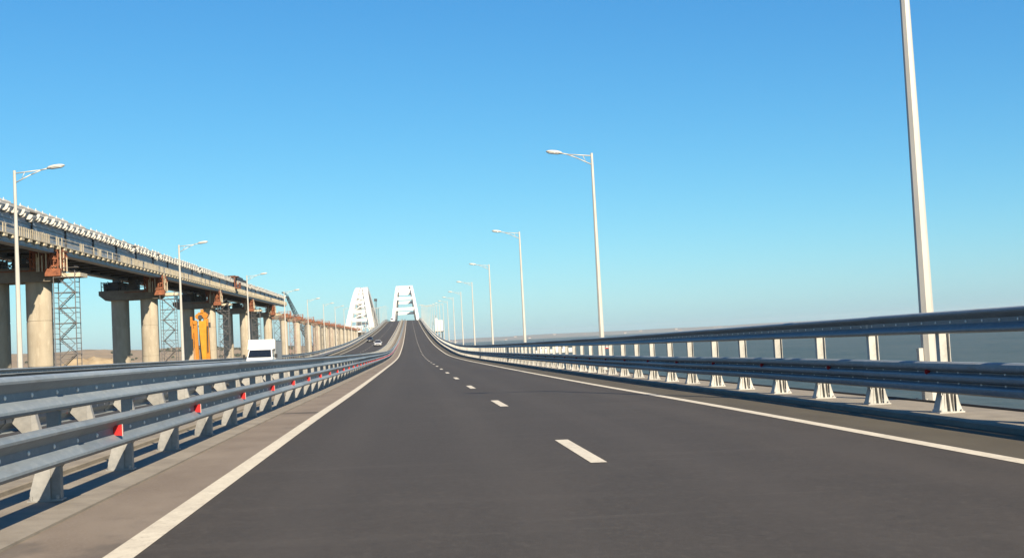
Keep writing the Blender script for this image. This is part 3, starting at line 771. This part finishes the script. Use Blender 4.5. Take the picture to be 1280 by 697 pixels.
# scaffold stair towers beside the piers
def stair_tower(loc, H, mat, label, group, fine=True):
    t = thing('stair_tower', label, 'scaffold tower', loc, 0, group)
    W, Dp = .98, .75; lift = 1.45 if fine else 2.2; r = .045 if fine else .06
    for sx in (-1, 1):
        for sy in (-1, 1): MB().tube((sx * W, sy * Dp, 0), (sx * W, sy * Dp, H), r, r, 6).build('standard', mat, t)
    lg = MB(); z = .4; i = 0
    while z < H - .2:
        for sy in (-1, 1): lg.tube((-W, sy * Dp, z), (W, sy * Dp, z), r * .8, n=5)
        for sx in (-1, 1): lg.tube((sx * W, -Dp, z), (sx * W, Dp, z), r * .8, n=5)
        if fine:
            for sx in (-1, 1):
                for q in (.35, .7): lg.tube((sx * W, -Dp, z + lift * q), (sx * W, Dp, z + lift * q), r * .6, n=4)
            lg.tube((-W, Dp, z + 1), (W, Dp, z + 1), r * .6, n=4)
        z += lift; i += 1
    lg.build('ledgers', mat, t)['kind'] = 'stuff'
    z = .4; i = 0
    while z + lift < H:
        s = 1 if i % 2 else -1
        f = MB()
        for yy in (-.34, .34): f.tube((-s * .75, yy, z), (s * .75, yy, z + lift), .045, n=4)
        f.tube((-s * .75, -.36, z + .95), (s * .75, -.36, z + lift + .95), .035, n=4)
        for k in range(8): u = (k + .5) / 8; f.box(-s * .75 + s * 1.5 * u - .11, -s * .75 + s * 1.5 * u + .11, -.32, .32, z + lift * u - .015, z + lift * u + .015)
        f.box(min(s * .8, s * 1.08), max(s * .8, s * 1.08), -.6, .6, z + lift - .03, z + lift + .02)
        f.build('stair_flight', mat, t)
        z += lift; i += 1
    return t
for i, y in enumerate(PY[1:]):
    near = y < 384
    x = pier_x(y) + (3.3 if near else 2.9); gz = 1.7
    if near:
        stair_tower((x - .4, y - 1.2, gz), col_top(y) + .9 - gz, 'scaffold', 'grey zigzag stair tower at the %s pier back from the open deck end' % ORD[4 - i], 'stair towers under the railway deck')
    elif y < 700:
        stair_tower((x, y, gz), col_top(y) - .3 - gz, 'scaffold_pink' if i % 2 else 'scaffold', 'thin scaffold tower at the %s bare pier beyond the open deck end' % ORD[i - 5], 'stair towers among the bare piers', False)

# ================================================================== arches
def arch(name, label, xc, D, span, zd, rise, wb, wt, rib_w, rib_d, brace_t, cross):
    t = thing(name, label, 'arch bridge', (xc, D, zd))
    def pt(u, s):
        h = 1 - u * u; hw = wb + (wt - wb) * h
        return Vector((s * hw, span / 2 * u, rise * h))
    for s in (-1, 1):
        rings = []
        for i in range(41):
            u = -1 + i / 20; p = pt(u, s); d = (pt(u + .01, s) - pt(u - .01, s)).normalized()
            nrm = Vector((1, 0, 0)).cross(d).normalized()
            if nrm.z < 0: nrm = -nrm
            k = 1.25 - .35 * (1 - u * u); a = Vector((rib_w / 2, 0, 0)); b = nrm * rib_d / 2 * k
            rings.append([p - a - b, p + a - b, p + a + b, p - a + b])
        o = MB().loft(rings).build('arch_rib', 'white_steel', t); fix_normals(o.data)
    for bt in brace_t:
        for u in ((-bt, bt) if bt else (0,)):
            a, b = pt(u, -1), pt(u, 1); xw = b.x - rib_w / 2
            MB().box(-xw, xw, a.y - 1.3, a.y + 1.3, a.z - 1.6, a.z + 1.6).build('cross_brace', 'white_steel', t)
    if cross:
        us = [-b for b in sorted(brace_t, reverse=True) if b > 0]
        for u0, u1 in zip(us, us[1:]):
            a0, b1, b0, a1 = pt(u0, -1), pt(u1, 1), pt(u0, 1), pt(u1, -1)
            m = MB(); m.tube(a0, b1, .7, n=4); m.tube(b0, a1, .7, n=4); m.build('diagonal_brace', 'white_steel', t)
    hg = MB()
    for s in (-1, 1):
        for i in range(1, 18):
            u = -1 + i / 9; p = pt(u, s); hg.tube((s * wb, p.y, -.4), p, .07, n=4)
    o = hg.build('hangers', 'white_steel', t); o['kind'] = 'stuff'
    for s in (-1, 1):
        MB().box(s * wb - 1.2, s * wb + 1.2, -span / 2 - 3, span / 2 + 3, -3.4, -.6).build('tie_girder', 'white_steel', t)
        for e in (-1, 1): MB().box(s * wb - 2.2, s * wb + 2.2, e * span / 2 - 2.5, e * span / 2 + 2.5, -zd - 5, -3.41).build('arch_pier', 'deck', t)
    return t
arch('road_arch', 'white steel arch with wide cross beams spanning over the road crest', -3.85, 1300, 227, SEA + 17.0, 45.8, 13.5, 7.6, 3.0, 3.8, [.12, .35, .574, .77], False)
ra = arch('railway_arch', 'narrow white steel arch of the railway line beside the road arch', -51.0, 1300, 227, SEA + 15.5, 47.0, 12.4, 3.9, 5.2, 5.2, [0, .2, .34, .47, .60, .76, .88], True)
g = MB(); g.box(-5, 5, -200, 113, -3, -1.2); g.build('deck_girder', 'white_steel', ra)
g = MB(); g.box(-13, 13, -122, -117, -8.5, -4.2); g.build('pier_head', 'white_steel', ra)
lt = MB()
for k in range(6):
    x = -12 + 4 * k; lt.tube((x, -119, -4), (x + 4, -119, 3.4), .45, n=4); lt.tube((x + 4, -119, -4), (x, -119, 3.4), .4, n=4)
lt.box(-12.5, 12.5, -119.6, -118.4, 3.2, 4.4); lt.build('end_truss', 'white_steel', ra)

# ================================================================== cranes and machine
def lattice(mb, p0, p1, w, nb, r, taper=.5):
    p0 = Vector(p0); p1 = Vector(p1); d = (p1 - p0).normalized(); u = d.cross(Vector((0, 0, 1)))
    if u.length < .01: u = Vector((1, 0, 0))
    u.normalize(); v = d.cross(u)
    def c(k, i):
        f = i / nb; ww = w * (1 - (1 - taper) * max(0, (f - .7) / .3)) / 2
        return p0 + (p1 - p0) * f + u * ww * (1, 1, -1, -1)[k] + v * ww * (1, -1, -1, 1)[k]
    for i in range(nb):
        for k in range(4):
            mb.tube(c(k, i), c(k, i + 1), r, n=4); mb.tube(c(k, i), c((k + 1) % 4, i + 1), r * .7, n=4)
            mb.tube(c(k, i), c((k + 1) % 4, i), r * .6, n=4)
cb = (-54, 702, 1.8)
t = thing('crawler_crane', 'dark lattice boom crane standing behind the bare railway piers', 'crane', cb)
b = MB(); b.box(-3.4, -2.2, -4, 4, 0, 1.3); b.box(2.2, 3.4, -4, 4, 0, 1.3); b.build('track', 'dark', t)
b = MB(); b.box(-2.2, 2.2, -2, 6, 1.3, 3.6); b.box(-2.4, 2.4, 5, 7, 1.6, 4.2); b.box(1.0, 2.6, -3, -1, 1.6, 4); b.build('house', 'crane', t)
b = MB(); lattice(b, (0, -2, 2.5), (-12.6, -62, 43.6), 1.9, 26, .16); b.build('boom', 'crane', t)
b = MB(); b.tube((0, 5, 4), (-2, 3, 14), .2, n=4); b.tube((-2, 3, 14), (-12.6, -62, 44.2), .07, n=4); b.tube((-12.6, -62, 44.4), (-15.3, -60, 45.6), .35, n=5); b.tube((-12.6, -62.2, 43), (-12.6, -62.2, 30), .06, n=4); b.build('rigging', 'crane', t)
t = thing('mast_crane', 'slim dark lattice mast crane between the two white arches', 'crane', (-33.6, 1150, -2))
b = MB(); lattice(b, (0, 0, 0), (1.2, 0, 61), 1.7, 20, .16, .8); b.build('mast', 'crane', t)
MB().box(-.4, 2.6, -1.5, 1.5, 61, 63.5).build('head', 'dark', t)
b = MB(); lattice(b, (3.4, 3, 0), (3.2, 3, 54), 1.0, 16, .13, .8); b.build('stay_mast', 'crane', t)
MB().box(-5, 7, -5, 8, 0, 4.2).build('pontoon', 'dark', t)

px_, py_ = -35.7, 205
t = thing('concrete_pump', 'orange and yellow concrete pump with folded boom raised beside a railway pier', 'machine', (px_, py_, 1.8))
MB().box(-1.2, 1.2, -4.5, 5, .9, 1.5).build('chassis', 'dark', t)
c = MB(); c.prism_x([(-6.4, .8), (-4.6, .8), (-4.6, 3.2), (-6.0, 3.2), (-6.4, 2.0)], -1.2, 1.2); o = c.build('cab', 'yellow', t); fix_normals(o.data)
MB().box(-1.05, 1.05, -6.32, -6.24, 2.05, 2.9).build('windscreen', 'glass', t)
for yy in (-5.2, -1.0, 2.2, 3.6):
    for s in (-1, 1): MB().tube((s * .75, yy, .5), (s * 1.22, yy, .5), .5, n=16).build('wheel', 'black', t)
for s in (-1, 1):
    for yy in (-3.6, 4.4): MB().box(min(s * 1.2, s * 3.0), max(s * 1.2, s * 3.0), yy - .2, yy + .2, 1.0, 1.3).box(s * 2.9 - .15, s * 2.9 + .15, yy - .15, yy + .15, 0, 1.4).build('outrigger', 'orange', t)
MB().tube((0, -2.5, 1.5), (0, -2.5, 3.0), .7, n=16).build('turret', 'orange', t)
def arm(name, mat, p0, p1, w0, w1, d0, d1):
    p0 = Vector(p0); p1 = Vector(p1)
    return MB().hexa([(p0.x - w0, p0.y - d0, p0.z), (p0.x + w0, p0.y - d0, p0.z), (p0.x + w0, p0.y + d0, p0.z), (p0.x - w0, p0.y + d0, p0.z), (p1.x - w1, p1.y - d1, p1.z), (p1.x + w1, p1.y - d1, p1.z), (p1.x + w1, p1.y + d1, p1.z), (p1.x - w1, p1.y + d1, p1.z)]).build(name, mat, t)
arm('boom_section', 'orange', (1.02, -2.6, 3.0), (.72, -2.6, 20.2), .46, .36, .35, .3)
arm('boom_section', 'yellow', (.35, -3.2, 12.8), (.22, -3.2, 19.8), .34, .66, .22, .26)
arm('boom_section', 'orange', (-.80, -2.6, 4.0), (-1.10, -2.6, 19.8), .30, .30, .25, .25)
arm('boom_section', 'orange', (-.38, -2.0, 9.0), (-.42, -2.0, 20.2), .13, .15, .2, .2)
j = MB(); j.tube((-.55, -3.0, 20.6), (-.55, -2.0, 20.6), .52, n=12); j.tube((.62, -3.0, 20.7), (.62, -2.0, 20.7), .48, n=12); j.tube((-1.15, -3.0, 19.6), (-1.15, -2.0, 19.6), .36, n=10); j.box(-.6, .7, -2.8, -2.2, 20.7, 21.3); j.box(-.15, .35, -2.9, -2.3, 21.2, 21.8); j.build('knuckle', 'orange', t)
j = MB(); j.tube((-.2, -3.1, 20.5), (-.2, -2.0, 20.5), .38, n=10); j.tube((-.3, -3.0, 18.9), (-.3, -2.3, 18.9), .3, n=8); j.box(.95, 1.4, -2.9, -2.3, 18.6, 19.5); j.build('pivot', 'dark', t)
j = MB(); j.box(-1.75, -1.48, -2.9, -2.3, 16.8, 19.6); j.box(-1.6, -1.3, -2.8, -2.4, 17.8, 18.6); j.box(-1.95, -1.6, -2.8, -2.4, 19.0, 20.6); j.tube((-1.9, -2.6, 20.4), (-1.3, -2.6, 19.4), .12, n=6); j.build('hose_holder', 'orange', t)
j = MB(); j.tube((-.22, -3.0, 11), (-.28, -3.0, 18.0), .10, n=8); j.tube((-.28, -3.0, 14.5), (-.32, -3.0, 18.6), .17, n=8); j.tube((.95, -3.1, 14.4), (1.0, -3.1, 18.9), .09, n=8); j.build('ram', 'dark', t)
j = MB(); j.tube((-1.32, -2.95, 4), (-1.5, -2.95, 17.5), .08, n=8); j.tube((.62, -3.05, 4), (.55, -3.05, 13.8), .08, n=8); j.build('delivery_pipe', 'orange', t)
for zz in (8.2, 9.6, 11.2): MB().box(-1.15, -.25, -2.9, -2.2, zz - .25, zz + .3).build('clamp', 'orange', t)

# ================================================================== vehicles (all on the oncoming carriageway, facing the camera: front = -y)
def wheels(t, xs, ys, r, w):
    for x in xs:
        for y in ys:
            s = 1 if x > 0 else -1
            o = MB().tube((x - w / 2, y, r), (x + w / 2, y, r), r, n=20).build('wheel', 'black', t)
            MB().tube((x + s * (w / 2), y, r), (x + s * (w / 2 + .012), y, r), r * .6, n=14).build('rim', 'chrome', o)
def car(name, label, loc, paint, estate=False, group=None):
    t = thing(name, label, 'car', loc, 0, group)
    rings = []
    for y, zb, zt, w in ((-2.15, .32, .62, .70), (-2.05, .22, .72, .82), (-1.6, .2, .86, .88), (-.9, .2, .95, .90), (.0, .2, .98, .91), (1.2, .2, 1.0, .90), (1.95, .22, .98, .86), (2.15, .35, .92, .76)):
        rings.append([(-w * .94, y, zb), (w * .94, y, zb), (w, y, zb + .12), (w, y, zt - .14), (w * .93, y, zt), (-w * .93, y, zt), (-w, y, zt - .14), (-w, y, zb + .12)])
    o = MB().loft(rings).build('body', paint, t, True); fix_normals(o.data); o.data.set_sharp_from_angle(angle=R(35))
    ye = 1.95 if estate else 1.55
    g = MB(); g.hexa([(-.80, -1.0, .93), (.80, -1.0, .93), (.80, ye, .95), (-.80, ye, .95), (-.62, -.25, 1.40), (.62, -.25, 1.40), (.62, ye - .5, 1.40), (-.62, ye - .5, 1.40)]); g.build('windows', 'glass', t)
    r = MB(); r.hexa([(-.635, -.28, 1.395), (.635, -.28, 1.395), (.635, ye - .47, 1.395), (-.635, ye - .47, 1.395), (-.57, -.1, 1.46), (.57, -.1, 1.46), (.57, ye - .65, 1.46), (-.57, ye - .65, 1.46)]); r.build('roof', paint, t)
    for s in (-1, 1):
        MB().hexa([(s * .83 - .03, -1.06, .92), (s * .83 + .03, -1.06, .92), (s * .83 + .03, -.96, .92), (s * .83 - .03, -.96, .92), (s * .64 - .03, -.30, 1.41), (s * .64 + .03, -.30, 1.41), (s * .64 + .03, -.2, 1.41), (s * .64 - .03, -.2, 1.41)]).build('pillar', paint, t)
        MB().hexa([(s * .62 - .17, -2.16, .55), (s * .62 + .17, -2.08, .55), (s * .62 + .17, -1.9, .55), (s * .62 - .17, -1.9, .55), (s * .62 - .15, -2.09, .71), (s * .62 + .17, -2.0, .73), (s * .62 + .17, -1.85, .73), (s * .62 - .15, -1.85, .71)]).build('headlight', 'headlamp', t)
        MB().box(s * .98 - .1, s * .98 + .1, -.75, -.6, .95, 1.09).build('mirror', paint, t)
    MB().box(-.40, .40, -2.19, -2.1, .48, .62).build('grille', 'dark', t)
    MB().box(-.62, .62, -2.175, -2.05, .25, .38).build('air_intake', 'black', t)
    MB().box(-.26, .26, -2.20, -2.17, .37, .47).build('number_plate', 'white_paint', t)
    wheels(t, (-.80, .80), (-1.35, 1.35), .32, .2)
    return t
def on_road(o, x, y):
    a = math.atan2(zr(x, y + 2) - zr(x, y - 2), 4); o.location = (x, y, zr(x, y) + .006); o.rotation_euler = (a, CROSS, 0)
on_road(car('car', 'silver white car in the oncoming lane beside the median rail', (0, 0, 0), 'silver_paint'), -8.0, 287)
on_road(car('car', 'black car in the outer oncoming lane', (0, 0, 0), 'black_paint', True), -11.9, 343)
def box_van(label, x, y):
    t = thing('box_van', label, 'van')
    c = MB()
    c.loft([[(-w, yy, zz) for w, yy, zz in ()] or [(-1.0, -2.55, .35), (1.0, -2.55, .35), (1.02, -2.6, .62), (.98, -2.5, .98), (-.98, -2.5, .98), (-1.02, -2.6, .62)],
            [(-1.04, -1.9, .35), (1.04, -1.9, .35), (1.06, -1.9, .75), (.99, -1.85, 1.36), (-.99, -1.85, 1.36), (-1.06, -1.9, .75)],
            [(-1.04, -.55, .35), (1.04, -.55, .35), (1.06, -.55, .9), (.99, -.55, 1.38), (-.99, -.55, 1.38), (-1.06, -.55, .9)]])
    o = c.build('cab', 'white_paint', t); fix_normals(o.data)
    r = MB(); r.hexa([(-.98, -1.83, 1.345), (.98, -1.83, 1.345), (1.0, -.56, 1.385), (-1.0, -.56, 1.385), (-.88, -1.30, 2.06), (.88, -1.30, 2.06), (.92, -.56, 2.1), (-.92, -.56, 2.1)]); r.build('cab_upper', 'white_paint', t)
    w = MB(); w.hexa([(-.90, -1.86, 1.40), (.90, -1.86, 1.40), (.88, -1.78, 1.38), (-.88, -1.78, 1.38), (-.82, -1.40, 1.96), (.82, -1.40, 1.96), (.80, -1.3, 1.96), (-.80, -1.3, 1.96)]); w.build('windscreen', 'glass', t)
    for s in (-1, 1):
        MB().hexa([(s * .985 - .02, -1.6, 1.42), (s * .985 + .03, -1.6, 1.42), (s * .985 + .03, -.75, 1.42), (s * .985 - .02, -.75, 1.42), (s * .92 - .02, -1.2, 1.95), (s * .92 + .03, -1.2, 1.95), (s * .92 + .03, -.75, 1.95), (s * .92 - .02, -.75, 1.95)]).build('side_window', 'glass', t)
        m = MB(); m.box(s * 1.24 - .10, s * 1.24 + .10, -1.72, -1.58, 1.32, 1.62); m.tube((s * .98, -1.6, 1.45), (s * 1.2, -1.65, 1.45), .025, n=5); m.build('mirror', 'black', t)
        MB().box(s * .78 - .17, s * .78 + .17, -2.60, -2.4, .74, .92).build('headlight', 'headlamp', t)
    MB().box(-.5, .5, -2.625, -2.5, .70, .90).build('grille', 'dark', t)
    MB().box(-1.03, 1.03, -2.68, -2.5, .36, .60).build('bumper', 'grey_panel', t)
    MB().box(-.26, .26, -2.70, -2.682, .42, .53).build('number_plate', 'white_paint', t)
    MB().box(-.02, .02, -1.7, -1.66, 1.36, 1.40).box(-.8, -.1, -1.875, -1.86, 1.41, 1.43).build('wiper', 'black', t)
    # box body: white front wall, grey sides
    b = MB(); b.hexa([(-1.06, -.90, 2.02), (1.06, -.90, 2.02), (1.06, -.40, 2.02), (-1.06, -.40, 2.02), (-1.02, -.62, 2.78), (1.02, -.62, 2.78), (1.02, -.40, 2.78), (-1.02, -.40, 2.78)]); b.build('wind_deflector', 'white_paint', t)
    MB().box(-1.08, 1.08, -.40, 3.9, .85, 2.72).build('box_body', 'grey_panel', t)
    for s in (-1, 1):
        for z in (.86, 2.70): MB().box(s * 1.085 - .01, s * 1.085 + .01, -.38, 3.88, z - .03, z + .03).build('edge_trim', 'chrome', t)
    MB().box(-.45, .45, -2.2, 3.8, .5, .84).build('chassis', 'dark', t)
    wheels(t, (-.88, .88), (-1.6, 2.4), .36, .24)
    on_road(t, x, y); return t
box_van('white box van with grey sides in the outer oncoming lane', -11.85, 93.5)
v2 = thing('van', 'small white van coming over the road crest', 'van')
c = MB(); c.loft([[(-.92, -2.3, .3), (.92, -2.3, .3), (.92, -2.35, .9), (-.92, -2.35, .9)], [(-.95, -1.6, .3), (.95, -1.6, .3), (.93, -1.6, 1.15), (-.93, -1.6, 1.15)], [(-.95, -.9, .3), (.95, -.9, .3), (.86, -.9, 2.1), (-.86, -.9, 2.1)], [(-.95, 2.6, .3), (.95, 2.6, .3), (.88, 2.6, 2.2), (-.88, 2.6, 2.2)]])
o = c.build('body', 'white_paint', v2); fix_normals(o.data)
MB().hexa([(-.84, -1.62, 1.2), (.84, -1.62, 1.2), (.82, -1.5, 1.2), (-.82, -1.5, 1.2), (-.78, -1.06, 1.9), (.78, -1.06, 1.9), (.76, -.95, 1.9), (-.76, -.95, 1.9)]).build('windscreen', 'glass', v2)
wheels(v2, (-.82, .82), (-1.5, 1.6), .34, .2); on_road(v2, -11.6, 772)

# ================================================================== white cabin on legs beside the bridge, ship, boat, far houses
t = thing('cabin_tower', 'white equipment cabin on steel legs beside the sea side of the bridge', 'tower', (14.1, 560, 0))
zb = SEA + 4.9
for sx in (-1, 1):
    for sy in (-1, 1): MB().tube((sx * 1.6, sy * 1.6, -3), (sx * 1.6, sy * 1.6, zb), .16, n=6).build('leg', 'dark', t)
b = MB()
for k in range(5):
    z0 = 1 + k * 4; 
    for sy in (-1, 1): b.tube((-1.6, sy * 1.6, z0), (1.6, sy * 1.6, z0 + 3.8), .09, n=4); b.tube((1.6, sy * 1.6, z0), (-1.6, sy * 1.6, z0 + 3.8), .09, n=4)
b.build('bracing', 'dark', t)
MB().box(-1.9, 1.95, -1.9, 1.9, zb, zb + 5.3).build('cabin', 'white_paint', t)
for s in (-1, 0, 1): MB().box(s * 1.2 - .03, s * 1.2 + .03, -1.94, -1.9, zb, zb + 5.3).build('panel_joint', 'grey_panel', t)
MB().box(-2.9, -1.95, -1.6, 1.6, zb - .1, zb + .05).box(-2.9, -2.8, -1.6, 1.6, zb + .05, zb + 4.6).build('side_ladder', 'dark', t)
MB().box(-1.6, -.4, -1, 1, zb + 5.3, zb + 6.3).build('roof_unit', 'white_paint', t)
b = MB(); b.tube((-2.3, 0, zb + 3), (-2.3, 0, zb + 8), .07, n=5); b.tube((-1.2, 0, zb + 6.3), (-1.2, 0, zb + 7.8), .2, n=6); b.build('antenna', 'grey_panel', t)
MB().box(-2.1, 2.4, -2.1, 2.1, zb - .35, zb - .02).build('platform', 'dark', t)

t = thing('work_ship', 'white work ship with blocky superstructure moored behind the sea rail', 'ship', (130, 1040, 0))
hp = [(-18, -3.4), (-17, -4), (12, -4), (18.5, 0), (12, 4), (-17, 4), (-18, 3.4)]
MB().loft([[(x * .96, y * .85, -1) for x, y in hp], [(x, y, 1.9) for x, y in hp], [(x * 1.01, y * 1.02, 3.0 + (.9 if x > 10 else 0)) for x, y in hp]]).build('hull', 'ship_white', t)
MB().box(-15, -4, -3, 3, 3.0, 6.2).build('deckhouse', 'ship_white', t)
MB().box(-13, -6, -2.6, 2.6, 6.2, 8.6).build('bridge_house', 'ship_white', t)
for k in range(5): MB().box(-12.6 + k * 1.35, -11.7 + k * 1.35, -2.66, -2.6, 7.2, 8.1).build('window', 'glass', t)
for k in range(5): MB().box(-14.2 + k * 2, -13.2 + k * 2, -3.06, -3.0, 4.3, 5.3).build('window', 'glass', t)
MB().box(1, 5, -2.5, 2.5, 3.0, 7.4).box(8, 11, -2, 2, 3.0, 6.5).build('cargo_module', 'ship_white', t)
b = MB(); b.tube((-9, 0, 8.6), (-9, 0, 12.2), .18, n=5); b.tube((6.6, 0, 3), (6.6, 0, 10), .25, n=5); b.build('mast', 'dark', t)
t = thing('motor_boat', 'small white motor boat with a red hull far out on the sea', 'boat', (197, 1140, 0))
bp_ = [(-3, -1.1), (2, -1.1), (4, 0), (2, 1.1), (-3, 1.1)]
MB().loft([[(x * .9, y * .8, -.3) for x, y in bp_], [(x, y, 1.2) for x, y in bp_]]).build('hull', 'ship_red', t)
MB().box(-2, 1, -.9, .9, 1.2, 3.4).build('wheelhouse', 'ship_white', t)
MB().box(-1.8, .8, -.93, -.9, 2.3, 3.0).build('window', 'glass', t)
rn = random.Random(5)
hm = MB(); hm.box(-11, 11, -6, 6, -2, 9); hm.prism_x([(-7, 9), (7, 9), (0, 14)], -12, 12, 1)
hm = hm.mesh('house', ['house', 'roof']); fix_normals(hm)
for k in range(26):
    x = rn.uniform(250, 2600) if k < 20 else rn.uniform(2600, 4200); y = rn.uniform(7090, 7380)
    o = obj('house', hm, None, (x, y, far_z(x, y)), (0, 0, rn.uniform(-.5, .5))); s = rn.uniform(.35, .75); o.scale = (s * 1.3, s, s * .75)
    tag(o, 'tiny pale house on the far shore hills across the sea', 'house', 'houses on the far shore')

# scrub along the ridge, sand heaps
def clump(mb, x, y, z, r):
    n = 7; rings = []
    for k, (f, h) in enumerate(((.7, -.2), (1, .35), (.75, .8), (.2, 1.1))):
        rings.append([(x + r * f * rn.uniform(.7, 1.2) * math.cos(a), y + r * f * rn.uniform(.7, 1.2) * math.sin(a), z + r * h * rn.uniform(.8, 1.1)) for a in [2 * math.pi * i / n + k for i in range(n)]])
    mb.loft(rings)
mb = MB()
for k in range(1500):
    y = rn.uniform(1500, 2150); x = rn.uniform(-.42, -.10) * y
    if fbm(x / 170, y / 170, 33) < .50: continue
    clump(mb, x, y, land_z(x, y), rn.uniform(1.0, 2.9))
o = mb.build('scrub', 'foliage'); tag(o, 'dark scrub and small trees along the dry ridge behind the viaduct', 'scrub', kind='stuff'); fix_normals(o.data)
def heap(cx_, cy_, rx, ry, h, seed, label):
    mb = MB(); nr, na = 9, 36
    for i in range(nr):
        f = i / (nr - 1)
        for j in range(na):
            a = 2 * math.pi * j / na; q = 1 + .35 * (fbm(math.cos(a) * 2 + 5, math.sin(a) * 2 + 5, seed) - .5)
            x = cx_ + rx * f * q * math.cos(a); y = cy_ + ry * f * q * math.sin(a)
            z = land_z(x, y) - .3 + h * max(0, 1 - f ** 1.5) * (.65 + .7 * fbm(x / 6, y / 6, seed))
            mb.v.append((x, y, z))
    for i in range(nr - 1):
        for j in range(na): a = i * na + j; b = i * na + (j + 1) % na; mb.face((a, a + na, b + na, b))
    o = mb.build('sand_heap', 'sand', smooth=True); fix_normals(o.data); return tag(o, label, 'sand heap', kind='structure')
heap(-168, 620, 34, 24, 16, 3, 'large pale sand heap behind the railway piers')
heap(-141, 640, 16, 16, 10, 8, 'smaller pale sand heap next to the large one')
heap(-205, 640, 20, 18, 8, 12, 'low pale sand heap behind the first railway pier')

# ================================================================== the air between the camera and the far shore
hz = MB().box(-14000, 14000, -3500, 13500, -6, 84.5).build('haze', 'black')
hm_ = bpy.data.materials.new('haze_air'); hm_.use_nodes = True
for nd in list(hm_.node_tree.nodes):
    if nd.type == 'BSDF_PRINCIPLED': hm_.node_tree.nodes.remove(nd)
pv = hm_.node_tree.nodes.new('ShaderNodeVolumePrincipled'); pv.inputs['Color'].default_value = (.88, 1.0, 1.0, 1); pv.inputs['Density'].default_value = HAZE; pv.inputs['Anisotropy'].default_value = .2
hm_.node_tree.links.new(pv.outputs[0], [nd for nd in hm_.node_tree.nodes if nd.type == 'OUTPUT_MATERIAL'][0].inputs['Volume'])
hz.data.materials.clear(); hz.data.materials.append(hm_)
tag(hz, 'thin pale blue haze in the air over the strait', 'haze', kind='stuff')
